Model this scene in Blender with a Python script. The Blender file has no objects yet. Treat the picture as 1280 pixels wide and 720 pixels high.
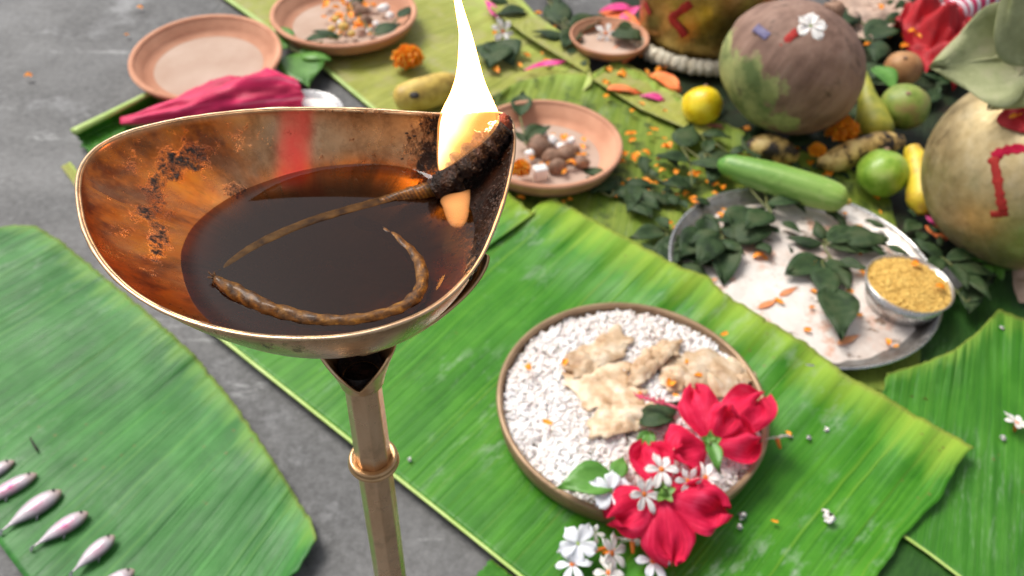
import bpy, math, random
from mathutils import Vector, Matrix, noise as mnoise
random.seed(7)
sc = bpy.context.scene
COL = sc.collection
R = math.radians
# ------------------------------------------------------------------ camera
FPX, PITCH, ROLL, CAMZ = 1050.0, R(44), R(2.5), 0.472
_f0 = Vector((0, math.cos(PITCH), -math.sin(PITCH)))
_u0 = Vector((0, math.sin(PITCH), math.cos(PITCH)))
_r0 = Vector((1, 0, 0))
FW = _f0
RT = _r0*math.cos(ROLL) + _u0*math.sin(ROLL)
UP = -_r0*math.sin(ROLL) + _u0*math.cos(ROLL)
CAM = Vector((0, 0, CAMZ))
cd = bpy.data.cameras.new('camera'); cam = bpy.data.objects.new('camera', cd); COL.objects.link(cam)
m3 = Matrix((RT, UP, -FW)).transposed()
cam.matrix_world = Matrix.Translation(CAM) @ m3.to_4x4()
cd.sensor_width = 36; cd.lens = FPX/1280*36
cd.clip_start = 0.01; cd.clip_end = 100
cd.dof.use_dof = True; cd.dof.focus_distance = 0.205; cd.dof.aperture_fstop = 22.0
sc.camera = cam
# ------------------------------------------------------------------ sky, sun, exposure
SUN_EL, SUN_AZ = R(56), R(-52)      # azimuth from +Y towards +X
w = bpy.data.worlds.new('World'); sc.world = w; w.use_nodes = True
nt = w.node_tree; nt.nodes.clear()
sky = nt.nodes.new('ShaderNodeTexSky'); sky.sky_type = 'NISHITA'; sky.sun_disc = False
sky.sun_elevation = SUN_EL; sky.sun_rotation = SUN_AZ; sky.air_density = 1.0; sky.dust_density = 4.0; sky.ozone_density = 0.6
hs = nt.nodes.new('ShaderNodeHueSaturation'); hs.inputs['Saturation'].default_value = 0.35
bg = nt.nodes.new('ShaderNodeBackground'); bg.inputs['Strength'].default_value = 0.112
wo = nt.nodes.new('ShaderNodeOutputWorld')
nt.links.new(sky.outputs[0], hs.inputs['Color']); nt.links.new(hs.outputs[0], bg.inputs['Color']); nt.links.new(bg.outputs[0], wo.inputs[0])
sl = bpy.data.lights.new('sun', 'SUN'); sl.energy = 2.0; sl.angle = R(28); sl.color = (1.0, 0.96, 0.9)
so = bpy.data.objects.new('sun', sl); COL.objects.link(so)
sd = Vector((math.sin(SUN_AZ)*math.cos(SUN_EL), math.cos(SUN_AZ)*math.cos(SUN_EL), math.sin(SUN_EL)))
so.rotation_euler = sd.to_track_quat('Z', 'Y').to_euler(); so.location = sd*3
sc.view_settings.view_transform = 'Standard'; sc.view_settings.look = 'None'
sc.view_settings.gamma = 1; sc.view_settings.exposure = 0.44; sc.view_settings.use_curve_mapping = False
try:
    sc.cycles.use_denoising = True; sc.cycles.denoiser = 'OPENIMAGEDENOISE'
    sc.cycles.sample_clamp_indirect = 6; sc.cycles.volume_bounces = 0; sc.cycles.transparent_max_bounces = 12
    sc.cycles.volume_step_rate = 1.0
except Exception: pass

# ------------------------------------------------------------------ helpers
def ray(px, py):
    return FW + RT*((px-640)/FPX) + UP*((360-py)/FPX)
def G(px, py, z=0.0):                       # the point of height z seen at a place of the photograph
    d = ray(px, py); t = (z-CAM.z)/d.z
    return CAM + d*t
def GY(px, py, y):
    d = ray(px, py); return CAM + d*(y/d.y)
def depth(p): return (Vector(p)-CAM).dot(FW)
def S(n, p): return n*depth(p)/FPX          # size in metres of n photo pixels at p
def proj(p):
    v = Vector(p)-CAM; d = v.dot(FW)
    return 640+FPX*v.dot(RT)/d, 360-FPX*v.dot(UP)/d

def fbm(p, s=1.0, o=3):
    return mnoise.fractal(Vector(p)*s, 1.0, 2.0, o)

def empty(name, label=None, cat=None, M=None, group=None):
    o = bpy.data.objects.new(name, None); COL.objects.link(o)
    o.empty_display_size = 0.01
    o.matrix_world = M if M is not None else Matrix.Identity(4)
    return tag(o, label, cat, group)
def tag(o, label=None, cat=None, group=None, kind=None):
    if label: o['label'] = label
    if cat: o['category'] = cat
    if group: o['group'] = group
    if kind: o['kind'] = kind
    return o
def at(p, rz=0.0, rx=0.0, ry=0.0, s=1.0):
    return Matrix.Translation(Vector(p)) @ Matrix.Rotation(rz, 4, 'Z') @ Matrix.Rotation(rx, 4, 'X') @ Matrix.Rotation(ry, 4, 'Y') @ Matrix.Scale(s, 4)

class MB:
    def __init__(s): s.v = []; s.f = []; s.uv = []; s.at = {}
    def add(s, v, f, uv=None):
        n = len(s.v); s.v += [tuple(a) for a in v]; s.f += [tuple(i+n for i in q) for q in f]
        s.uv += (uv if uv else [(0.0, 0.0)]*len(v)); return s
    def grid(s, fn, nu, nv, closeu=False, closev=False):
        vs = []; uv = []
        for i in range(nu):
            for j in range(nv):
                u = i/(nu if closeu else nu-1); v = j/(nv if closev else nv-1)
                vs.append(tuple(fn(u, v))); uv.append((u, v))
        fs = []
        for i in range(nu if closeu else nu-1):
            for j in range(nv if closev else nv-1):
                a = i*nv+j; b = ((i+1) % nu)*nv+j; c = ((i+1) % nu)*nv+(j+1) % nv; d = i*nv+(j+1) % nv
                fs.append((a, b, c, d))
        return s.add(vs, fs, uv)
    def lathe(s, prof, n=48, M=None):
        M = M or Matrix.Identity(4)
        m = len(prof); vs = []; fs = []; uv = []
        for i in range(n):
            a = 2*math.pi*i/n
            for k, (r, z) in enumerate(prof):
                vs.append(M @ Vector((r*math.cos(a), r*math.sin(a), z))); uv.append((i/n, k/(m-1)))
        for i in range(n):
            for k in range(m-1):
                fs.append((i*m+k, ((i+1) % n)*m+k, ((i+1) % n)*m+k+1, i*m+k+1))
        return s.add(vs, fs, uv)
    def tube(s, pts, rad, n=10, cap=True, flat=1.0, rn=None, upv=Vector((0, 0, 1))):
        pts = [Vector(p) for p in pts]; m = len(pts); vs = []; fs = []; uv = []
        for i, p in enumerate(pts):
            t = (pts[min(i+1, m-1)]-pts[max(i-1, 0)]).normalized()
            a = t.cross(upv)
            if a.length < 1e-4: a = t.cross(Vector((1, 0, 0)))
            a.normalize(); b = a.cross(t).normalized()
            r = rad[i] if isinstance(rad, (list, tuple)) else rad
            for k in range(n):
                th = 2*math.pi*k/n
                q = r*(rn(i/(m-1), k/n) if rn else 1.0)
                vs.append(p + a*(q*math.cos(th)) + b*(q*flat*math.sin(th))); uv.append((i/(m-1), k/n))
        for i in range(m-1):
            for k in range(n):
                fs.append((i*n+k, i*n+(k+1) % n, (i+1)*n+(k+1) % n, (i+1)*n+k))
        if cap:
            fs.append(tuple(range(n-1, -1, -1))); fs.append(tuple((m-1)*n+k for k in range(n)))
        return s.add(vs, fs, uv)
    def ball(s, c, r, nu=20, nv=12, M=None, dn=None):
        c = Vector(c); r = Vector(r) if not isinstance(r, float) else Vector((r, r, r))
        M = M or Matrix.Identity(3)
        vs = []; uv = []; fs = []
        for j in range(nv+1):
            ph = math.pi*j/nv
            for i in range(nu):
                th = 2*math.pi*i/nu
                d = Vector((math.sin(ph)*math.cos(th), math.sin(ph)*math.sin(th), math.cos(ph)))
                k = dn(d) if dn else 1.0
                vs.append(c + M @ Vector((d.x*r.x*k, d.y*r.y*k, d.z*r.z*k))); uv.append((i/nu, j/nv))
        for j in range(nv):
            for i in range(nu):
                a = j*nu+i; b = j*nu+(i+1) % nu; cc = (j+1)*nu+(i+1) % nu; d2 = (j+1)*nu+i
                if j == 0: fs.append((a, d2, cc))
                elif j == nv-1: fs.append((a, d2, b))
                else: fs.append((a, d2, cc, b))
        return s.add(vs, fs, uv)
    def build(s, name, mat, parent=None, smooth=True, local=None, solid=0, soff=0, sub=0):
        """local=None: vertices are world points; a matrix: they are in the root's own space already"""
        me = bpy.data.meshes.new(name)
        vs = s.v
        if parent is not None and local is None:
            root = parent
            while root.parent: root = root.parent
            inv = root.matrix_world.inverted()
            vs = [tuple(inv @ Vector(v)) for v in vs]
        me.from_pydata(vs, [], s.f); me.validate(clean_customdata=False)
        ul = me.uv_layers.new(name='UVMap')
        li = [0]*len(me.loops); me.loops.foreach_get('vertex_index', li)
        flat = []
        for i in li: flat += s.uv[i]
        ul.data.foreach_set('uv', flat)
        for k, vals in s.at.items():
            a = me.attributes.new(k, 'FLOAT', 'POINT'); a.data.foreach_set('value', vals)
        if smooth: me.polygons.foreach_set('use_smooth', [True]*len(me.polygons))
        me.update()
        if mat: me.materials.append(mat)
        o = bpy.data.objects.new(name, me); COL.objects.link(o)
        if parent is not None: o.parent = parent
        if solid:
            md = o.modifiers.new('thickness', 'SOLIDIFY'); md.thickness = solid; md.offset = soff
        if sub:
            md = o.modifiers.new('smooth', 'SUBSURF'); md.levels = sub; md.render_levels = sub
        return o

def resample(pts, n):
    pts = [Vector(p) for p in pts]
    L = [0]
    for a, b in zip(pts, pts[1:]): L.append(L[-1]+(b-a).length)
    out = []
    k = 0
    for i in range(n):
        d = L[-1]*i/(n-1)
        while k < len(pts)-2 and L[k+1] < d: k += 1
        q = (d-L[k])/max(L[k+1]-L[k], 1e-9)
        out.append(pts[k].lerp(pts[k+1], q))
    return out
def spline(pts, n):
    pts = [Vector(p) for p in pts]; P = [pts[0]*2-pts[1]]+pts+[pts[-1]*2-pts[-2]]
    out = []
    for i in range(n):
        t = (len(pts)-1)*i/(n-1); k = min(int(t), len(pts)-2); u = t-k
        a, b, c, d = P[k:k+4]
        out.append(0.5*((2*b)+(c-a)*u+(2*a-5*b+4*c-d)*u*u+(3*b-a-3*c+d)*u**3))
    return out
def smooth01(x): x = max(0, min(1, x)); return x*x*(3-2*x)

# ------------------------------------------------------------------ materials
def nodes(name):
    m = bpy.data.materials.new(name); m.use_nodes = True
    t = m.node_tree; p = t.nodes['Principled BSDF']
    return m, t, p, t.nodes.new, t.links.new
def rgb(c): return (c[0], c[1], c[2], 1.0)
def ramp(t, stops, src):
    r = t.nodes.new('ShaderNodeValToRGB'); e = r.color_ramp.elements
    while len(e) < len(stops): e.new(0.5)
    for k, (x, c) in enumerate(stops): e[k].position = x; e[k].color = rgb(c) if isinstance(c, tuple) else (c, c, c, 1)
    t.links.new(src, r.inputs[0]); return r.outputs[0]
def noise(t, scale, detail=5, rough=0.55, vec=None, dist=0.0):
    n = t.nodes.new('ShaderNodeTexNoise'); n.inputs['Scale'].default_value = scale; n.inputs['Detail'].default_value = detail
    n.inputs['Roughness'].default_value = rough; n.inputs['Distortion'].default_value = dist
    if vec is None: vec = coord(t)
    t.links.new(vec, n.inputs['Vector']); return n.outputs['Fac']
def coord(t, kind='Object'):
    for n in t.nodes:
        if n.type == 'TEX_COORD': return n.outputs[kind]
    return t.nodes.new('ShaderNodeTexCoord').outputs[kind]
def mapping(t, vec, scale=(1, 1, 1), rot=(0, 0, 0)):
    m = t.nodes.new('ShaderNodeMapping'); m.inputs['Scale'].default_value = scale; m.inputs['Rotation'].default_value = rot
    t.links.new(vec, m.inputs['Vector']); return m.outputs[0]
def mix(t, fac, a, b, mode='MIX'):
    m = t.nodes.new('ShaderNodeMix'); m.data_type = 'RGBA'; m.blend_type = mode
    for s, v in ((m.inputs['Factor'], fac), (m.inputs['A'], a), (m.inputs['B'], b)): pass
    fi, ai, bi = m.inputs[0], m.inputs[6], m.inputs[7]
    for s, v in ((fi, fac), (ai, a), (bi, b)):
        if isinstance(v, (int, float)): s.default_value = v
        elif isinstance(v, tuple): s.default_value = rgb(v)
        else: t.links.new(v, s)
    return m.outputs[2]
def mth(t, op, a, b=None, clamp=False):
    m = t.nodes.new('ShaderNodeMath'); m.operation = op; m.use_clamp = clamp
    for s, v in ((m.inputs[0], a), (m.inputs[1], b)):
        if v is None: continue
        if isinstance(v, (int, float)): s.default_value = v
        else: t.links.new(v, s)
    return m.outputs[0]
def bump(t, p, h, strength=0.3, dist=0.001):
    b = t.nodes.new('ShaderNodeBump'); b.inputs['Strength'].default_value = strength; b.inputs['Distance'].default_value = dist
    t.links.new(h, b.inputs['Height']); t.links.new(b.outputs[0], p.inputs['Normal'])
def attr(t, name):
    a = t.nodes.new('ShaderNodeAttribute'); a.attribute_name = name; return a.outputs['Fac']

def plain(name, c1, c2, scale=60, rough=0.5, metal=0.0, bs=0.25, bscale=None, bd=0.0008, c3=None, spec=0.5, sss=0.0, lo=0.35, hi=0.65, coat=0.0, vec=None):
    m, t, p, N, L = nodes(name)
    v = mapping(t, coord(t), vec) if vec else None
    n1 = noise(t, scale, 6, 0.6, v)
    st = [(lo, c1), (hi, c2)] if c3 is None else [(lo, c1), ((lo+hi)/2, c2), (hi, c3)]
    c = ramp(t, st, n1)
    # every copy a little different
    oi = N('ShaderNodeObjectInfo'); hv = N('ShaderNodeHueSaturation')
    L(mth(t, 'MULTIPLY_ADD', oi.outputs['Random'], 0.25), hv.inputs['Value'])
    hv.inputs['Value'].default_value = 1
    mm = hv.inputs['Value'].links[0].from_node; mm.inputs[2].default_value = 0.87
    L(c, hv.inputs['Color']); L(hv.outputs[0], p.inputs['Base Color'])
    p.inputs['Roughness'].default_value = rough; p.inputs['Metallic'].default_value = metal
    p.inputs['Specular IOR Level'].default_value = spec; p.inputs['Coat Weight'].default_value = coat
    p.inputs['Coat Roughness'].default_value = 0.15
    if sss: p.inputs['Subsurface Weight'].default_value = sss; p.inputs['Subsurface Radius'].default_value = (0.004, 0.002, 0.001); p.inputs['Subsurface Scale'].default_value = 0.6
    bump(t, p, noise(t, bscale or scale*3, 6, 0.6, v), bs, bd)
    return m

def leaf_mat(name, dark, mid, light, edge, edge_from=0.82, rough=0.38, dust=0.25, blotch=None, stripes=90):
    """banana leaf blade; UV: u along the midrib, v from the midrib to the margin"""
    m, t, p, N, L = nodes(name)
    uv = coord(t, 'UV')
    sx = N('ShaderNodeSeparateXYZ'); L(uv, sx.inputs[0])
    wob = mth(t, 'MULTIPLY', noise(t, 9, 3, 0.5), 0.02)
    u2 = mth(t, 'ADD', sx.outputs['X'], wob)
    cb = N('ShaderNodeCombineXYZ'); L(u2, cb.inputs[0]); L(sx.outputs['Y'], cb.inputs[1])
    fine = noise(t, 1.0, 3, 0.6, mapping(t, cb.outputs[0], (stripes*3, 1.3, 1)))
    broad = noise(t, 1.0, 4, 0.55, mapping(t, cb.outputs[0], (stripes*0.4, 1.2, 1)))
    cloud = noise(t, 14, 5, 0.6)
    k = mth(t, 'ADD', mth(t, 'MULTIPLY', fine, 0.45), mth(t, 'ADD', mth(t, 'MULTIPLY', broad, 0.33), mth(t, 'MULTIPLY', cloud, 0.34)))
    c = ramp(t, [(0.38, dark), (0.55, mid), (0.75, light)], k)
    c = mix(t, mth(t, 'MULTIPLY', ramp(t, [(0.48, 0.0), (0.66, 1.0)], noise(t, 1.0, 5, 0.62, mapping(t, cb.outputs[0], (9, 3.5, 1)))), 0.35), c, tuple(q*1.25+0.012 for q in light))
    c = mix(t, mth(t, 'MULTIPLY', ramp(t, [(0.60, 0.0), (0.68, 1.0)], noise(t, 1.0, 2, 0.5, mapping(t, cb.outputs[0], (stripes*2.2, 0.5, 1)))), 0.22), c, edge)
    ln = mth(t, 'POWER', mth(t, 'ABSOLUTE', mth(t, 'SINE', mth(t, 'MULTIPLY', mth(t, 'ADD', sx.outputs['X'], mth(t, 'ADD', mth(t, 'MULTIPLY', wob, 0.25), mth(t, 'MULTIPLY', noise(t, 1.0, 3, 0.6, mapping(t, cb.outputs[0], (stripes*0.9, 0.25, 1))), 0.022))), stripes*2.1))), 12.0)
    c = mix(t, mth(t, 'MULTIPLY', ln, mth(t, 'MULTIPLY', cloud, 0.30)), c, tuple(q*0.55 for q in dark))
    # yellowing margin, broken up by the veins
    e = mth(t, 'ADD', sx.outputs['Y'], mth(t, 'MULTIPLY', mth(t, 'SUBTRACT', broad, 0.5), 0.35))
    ef = ramp(t, [(edge_from, 0.0), (min(edge_from+0.17, 1.0), 0.75)], e)
    c = mix(t, ef, c, edge)
    if blotch:
        bf = ramp(t, [(0.5, 0.0), (0.62, 0.85)], noise(t, 30, 6, 0.65))
        c = mix(t, bf, c, blotch)
    tan = mth(t, 'MULTIPLY', ramp(t, [(0.978, 0.0), (0.995, 1.0)], mth(t, 'ADD', sx.outputs['Y'], mth(t, 'MULTIPLY', mth(t, 'SUBTRACT', cloud, 0.5), 0.03))), 0.35)
    c = mix(t, tan, c, (0.30, 0.24, 0.07))
    # chalky dust rubbed along the veins
    d1 = noise(t, 1.0, 5, 0.7, mapping(t, cb.outputs[0], (stripes*0.5, 9, 1)))
    d2 = noise(t, 7, 4, 0.6, mapping(t, coord(t), (1, 1, 1), (0, 0, 0.8)))
    df = mth(t, 'MULTIPLY', ramp(t, [(0.52, 0.0), (0.70, 1.0)], d1), ramp(t, [(0.5, 0.0), (0.66, 1.0)], d2))
    c = mix(t, mth(t, 'MULTIPLY', df, dust), c, (0.45, 0.52, 0.42))
    # tiny brown freckles
    vo = N('ShaderNodeTexVoronoi'); vo.inputs['Scale'].default_value = 95; L(coord(t), vo.inputs['Vector'])
    sp = mth(t, 'MULTIPLY', ramp(t, [(0.06, 1.0), (0.14, 0.0)], vo.outputs['Distance']), ramp(t, [(0.56, 0.0), (0.62, 0.7)], noise(t, 11, 2)))
    c = mix(t, sp, c, (0.16, 0.12, 0.03))
    L(c, p.inputs['Base Color'])
    L(ramp(t, [(0.3, rough*0.85), (0.7, rough*1.35)], noise(t, 25, 4)), p.inputs['Roughness'])
    p.inputs['Specular IOR Level'].default_value = 0.26
    h = mth(t, 'ADD', mth(t, 'MULTIPLY', fine, 0.9), mth(t, 'ADD', mth(t, 'MULTIPLY', broad, 0.8), mth(t, 'ADD', mth(t, 'MULTIPLY', noise(t, 40, 4), 0.5), mth(t, 'MULTIPLY', ln, -0.35))))
    bump(t, p, h, 0.45, 0.0012)
    return m

def brass_mat(name, base, dark, light, rough=0.32, soot=False, vec=None, tarnish=0.5):
    m, t, p, N, L = nodes(name)
    v = mapping(t, coord(t), vec) if vec else None
    c = ramp(t, [(0.3, dark), (0.52, base), (0.72, light)], noise(t, 55, 7, 0.65, v))
    c = mix(t, mth(t, 'MULTIPLY', ramp(t, [(0.50, 0.0), (0.66, 1.0)], noise(t, 130, 7, 0.7)), tarnish), c, tuple(q*0.35 for q in dark))
    r = ramp(t, [(0.3, rough*0.75), (0.7, rough*1.4)], noise(t, 80, 6, 0.7))
    met = 0.95
    p.inputs['Metallic'].default_value = met
    if soot:
        refl_band = noise(t, 1.0, 5, 0.6, mapping(t, coord(t, 'UV'), (22, 1.6, 1)))
        cop_refl = mth(t, 'MULTIPLY', attr(t, 'copper_reflect'), ramp(t, [(0.30, 0.55), (0.62, 1.0)], noise(t, 40, 6, 0.65)))
        c = mix(t, cop_refl, c, ramp(t, [(0.38, (0.24, 0.04, 0.006)), (0.48, (0.68, 0.155, 0.012)), (0.64, (0.90, 0.27, 0.02))], refl_band))  # copper tone, with flame reflections painted in as orange and brown bands
        c = mix(t, mth(t, 'MULTIPLY', ramp(t, [(0.50, 0.0), (0.64, 1.0)], noise(t, 1.0, 6, 0.65, mapping(t, coord(t, 'UV'), (34, 2.5, 1)))), 0.45), c, (0.13, 0.05, 0.018))  # dark streaks: reflection bands painted into the brass colour
        s = mth(t, 'ADD', attr(t, 'soot'), mth(t, 'MULTIPLY', mth(t, 'SUBTRACT', noise(t, 230, 9, 0.82, mapping(t, coord(t), (1.0, 1.0, 0.4))), 0.5), 1.8))
        sf = ramp(t, [(0.28, 0.0), (0.36, 0.55), (0.48, 1.0)], s)
        rd = mth(t, 'MULTIPLY', attr(t, 'red'), ramp(t, [(0.35, 0.6), (0.6, 1.0)], noise(t, 60, 5, 0.6)))
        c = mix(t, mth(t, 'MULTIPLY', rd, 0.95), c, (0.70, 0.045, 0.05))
        c = mix(t, sf, c, ramp(t, [(0.4, (0.004, 0.0025, 0.002)), (0.68, (0.022, 0.010, 0.006))], noise(t, 300, 6, 0.7)))
        r = mix(t, mth(t, 'MULTIPLY', sf, 0.9), r, ramp(t, [(0.45, 0.45), (0.62, 0.12)], noise(t, 90, 4)))
        L(mth(t, 'MULTIPLY_ADD', sf, -0.3), p.inputs['Specular IOR Level']); p.inputs['Specular IOR Level'].links[0].from_node.inputs[2].default_value = 0.5
        r = mix(t, mth(t, 'MULTIPLY', rd, 0.7), r, (0.75, 0.75, 0.75))
        L(mth(t, 'MULTIPLY', mth(t, 'SUBTRACT', 1.0, mth(t, 'MAXIMUM', sf, mth(t, 'MULTIPLY', rd, 0.85))), met), p.inputs['Metallic'])
        hh = mth(t, 'ADD', mth(t, 'MULTIPLY', sf, mth(t, 'MULTIPLY', noise(t, 420, 6, 0.7), 1.6)), mth(t, 'MULTIPLY', noise(t, 60, 6, 0.6), 0.35))
        bump(t, p, hh, 0.55, 0.0008)
    else:
        bump(t, p, noise(t, 70, 7, 0.65, v), 0.25, 0.0007)
    L(c, p.inputs['Base Color']); L(r, p.inputs['Roughness'])
    return m

M = {}
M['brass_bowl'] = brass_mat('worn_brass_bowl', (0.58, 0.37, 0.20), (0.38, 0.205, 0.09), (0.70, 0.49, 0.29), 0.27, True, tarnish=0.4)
M['brass_stand'] = brass_mat('worn_brass_stand', (0.72, 0.49, 0.30), (0.52, 0.32, 0.17), (0.82, 0.60, 0.40), 0.30, vec=(1, 1, 0.25), tarnish=0.3)
M['brass_bright'] = brass_mat('polished_brass', (0.68, 0.44, 0.23), (0.50, 0.29, 0.14), (0.76, 0.54, 0.32), 0.30, tarnish=0.2)
M['brass_pot'] = brass_mat('old_brass_pot', (0.50, 0.36, 0.12), (0.30, 0.19, 0.05), (0.66, 0.50, 0.22), 0.36, tarnish=0.35)
M['brass_pale'] = brass_mat('pale_brass_pot', (0.62, 0.49, 0.27), (0.45, 0.33, 0.16), (0.72, 0.60, 0.38), 0.5, tarnish=0.25)
M['steel'] = brass_mat('scratched_steel', (0.60, 0.59, 0.58), (0.45, 0.44, 0.43), (0.70, 0.70, 0.69), 0.24, tarnish=0.25)
M['steel_dull'] = brass_mat('dirty_steel', (0.42, 0.39, 0.36), (0.26, 0.23, 0.20), (0.52, 0.50, 0.47), 0.4, tarnish=0.5)
M['terracotta'] = plain('terracotta', (0.50, 0.225, 0.13), (0.64, 0.325, 0.20), 25, 0.85, bs=0.25, bscale=220)
M['terracotta_pale'] = plain('dusty_terracotta', (0.52, 0.355, 0.265), (0.62, 0.46, 0.365), 18, 0.9, bs=0.25, bscale=200)
M['rice'] = plain('white_rice', (0.84, 0.75, 0.69), (0.93, 0.90, 0.88), 18, 0.55, bs=0.1, sss=0.15)
M['yellow_grain'] = plain('yellow_grain', (0.60, 0.36, 0.07), (0.84, 0.58, 0.16), 220, 0.6, bs=0.1)
M['cane'] = plain('brown_metal_tray', (0.23, 0.14, 0.075), (0.36, 0.24, 0.14), 40, 0.42, metal=0.35, bs=0.2, vec=(1, 1, 3))
M['dough'] = plain('tan_flatbread', (0.44, 0.26, 0.13), (0.66, 0.47, 0.29), 75, 0.5, c3=(0.80, 0.67, 0.50), bs=0.35, bscale=140, bd=0.0012, sss=0.1)
M['hibiscus'] = plain('hibiscus_red', (0.56, 0.006, 0.030), (0.84, 0.026, 0.082), 60, 0.55, bs=0.3, bscale=260, vec=(1, 1, 1), spec=0.25)
def petal_mat():
    m, t, p, N, L = nodes('hibiscus_petal')
    st_ = noise(t, 1.0, 4, 0.6, mapping(t, coord(t, 'UV'), (2.0, 24, 1)))
    c = ramp(t, [(0.34, (0.52, 0.005, 0.035)), (0.5, (0.84, 0.018, 0.085)), (0.68, (0.94, 0.09, 0.20))], mth(t, 'ADD', mth(t, 'MULTIPLY', st_, 0.55), mth(t, 'MULTIPLY', noise(t, 70, 4), 0.45)))
    L(c, p.inputs['Base Color']); p.inputs['Roughness'].default_value = 0.62; p.inputs['Specular IOR Level'].default_value = 0.2
    bump(t, p, st_, 0.5, 0.0012)
    tl = N('ShaderNodeBsdfTranslucent'); L(c, tl.inputs['Color']); mx = N('ShaderNodeMixShader'); mx.inputs[0].default_value = 0.3
    out = [n for n in t.nodes if n.type == 'OUTPUT_MATERIAL'][0]
    L(p.outputs[0], mx.inputs[1]); L(tl.outputs[0], mx.inputs[2]); L(mx.outputs[0], out.inputs['Surface'])
    return m
M['hibiscus'] = petal_mat()
M['pistil'] = plain('pistil_pink', (0.62, 0.05, 0.13), (0.75, 0.14, 0.2), 300, 0.5)
M['calyx'] = plain('calyx_green', (0.10, 0.24, 0.03), (0.2, 0.36, 0.07), 150, 0.5)
M['white_petal'] = plain('white_petal', (0.80, 0.80, 0.84), (0.90, 0.90, 0.92), 120, 0.5, bs=0.15, sss=0.1)
M['cream_petal'] = plain('cream_petal', (0.80, 0.72, 0.66), (0.90, 0.86, 0.82), 160, 0.5, bs=0.15, sss=0.1)
M['orange_tube'] = plain('orange_tube', (0.80, 0.16, 0.02), (0.88, 0.26, 0.03), 200, 0.5)
M['marigold'] = plain('marigold_orange', (0.92, 0.24, 0.004), (0.98, 0.42, 0.012), 240, 0.6, bs=0.2, sss=0.6)
M['dark_leaf'] = plain('dark_wilted_leaf', (0.012, 0.028, 0.009), (0.030, 0.062, 0.019), 70, 0.6, c3=(0.060, 0.085, 0.034), spec=0.3, bs=0.6, bscale=180, bd=0.0015)
M['fresh_leaf'] = plain('fresh_green_leaf', (0.06, 0.19, 0.02), (0.13, 0.32, 0.05), 60, 0.42, bs=0.4, bscale=150)
M['dry_leaf'] = plain('grey_green_leaf', (0.27, 0.29, 0.13), (0.38, 0.40, 0.20), 35, 0.6, c3=(0.47, 0.44, 0.27), bs=0.5, bscale=90, bd=0.002)
M['stem'] = plain('green_brown_stem', (0.10, 0.13, 0.03), (0.16, 0.15, 0.05), 120, 0.6)
M['midrib'] = plain('pale_midrib', (0.36, 0.52, 0.10), (0.50, 0.64, 0.20), 40, 0.4, bs=0.1)
M['lemon'] = plain('lemon_yellow', (0.66, 0.40, 0.004), (0.85, 0.62, 0.01), 70, 0.4, c3=(0.90, 0.72, 0.03), bs=0.35, bscale=420, coat=0.2)
M['guava'] = plain('guava_green', (0.16, 0.33, 0.02), (0.30, 0.50, 0.05), 60, 0.42, c3=(0.42, 0.56, 0.12), bs=0.2, bscale=220, coat=0.15)
M['guava_dull'] = plain('dull_guava_green', (0.17, 0.26, 0.03), (0.30, 0.38, 0.07), 60, 0.5, c3=(0.36, 0.28, 0.09), bs=0.2, bscale=220)
M['olive_fruit'] = plain('olive_yellow_fruit', (0.20, 0.24, 0.03), (0.36, 0.36, 0.04), 60, 0.5, c3=(0.48, 0.44, 0.05), bs=0.2)
M['yellow_fruit'] = plain('yellow_fruit', (0.45, 0.24, 0.04), (0.66, 0.46, 0.03), 75, 0.45, c3=(0.74, 0.58, 0.05), bs=0.2)
M['brown_fruit'] = plain('brown_orange_fruit', (0.34, 0.14, 0.05), (0.56, 0.29, 0.11), 60, 0.55, bs=0.2)
M['banana_spot'] = plain('spotted_banana', (0.02, 0.012, 0.008), (0.52, 0.33, 0.10), 60, 0.5, c3=(0.74, 0.54, 0.2), lo=0.43, hi=0.58, bs=0.2)
M['banana'] = plain('ripe_banana', (0.36, 0.22, 0.04), (0.62, 0.43, 0.08), 55, 0.5, c3=(0.68, 0.52, 0.14), bs=0.2)
M['black_spot'] = plain('black_spot', (0.012, 0.008, 0.005), (0.03, 0.02, 0.01), 300, 0.6)
M['nut'] = plain('brown_nut', (0.16, 0.08, 0.045), (0.34, 0.20, 0.13), 120, 0.7, bs=0.5)
M['sugar'] = plain('white_sugar', (0.80, 0.78, 0.74), (0.88, 0.87, 0.85), 200, 0.7, bs=0.4)
M['paste'] = plain('rice_paste', (0.50, 0.36, 0.29), (0.66, 0.54, 0.46), 22, 0.55, c3=(0.80, 0.73, 0.67), bs=0.5, bscale=90, bd=0.002, lo=0.28, hi=0.5)
def paste_mat():
    m, t, p, N, L = nodes('stained_rice_paste')
    c = ramp(t, [(0.30, (0.52, 0.40, 0.33)), (0.45, (0.70, 0.61, 0.54)), (0.6, (0.80, 0.74, 0.68))], noise(t, 16, 7, 0.65))
    c = mix(t, ramp(t, [(0.53, 0.0), (0.62, 0.75)], noise(t, 38, 7, 0.7)), c, (0.64, 0.30, 0.17))
    c = mix(t, ramp(t, [(0.59, 0.0), (0.64, 0.9)], noise(t, 48, 6, 0.7, mapping(t, coord(t), (1, 2.2, 1), (0, 0, 0.6)))), c, (0.16, 0.09, 0.05))
    L(c, p.inputs['Base Color']); p.inputs['Roughness'].default_value = 0.55
    bump(t, p, noise(t, 90, 7, 0.65), 0.6, 0.003)
    return m
M['paste'] = paste_mat()
M['orange_smear'] = plain('orange_smear', (0.74, 0.22, 0.07), (0.70, 0.34, 0.16), 160, 0.6)
M['pink_paper'] = plain('magenta_petal', (0.72, 0.03, 0.24), (0.80, 0.12, 0.34), 80, 0.6, bs=0.4)
M['orange_paper'] = plain('orange_cloth', (0.80, 0.16, 0.04), (0.88, 0.28, 0.08), 60, 0.7, bs=0.4)
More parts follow.
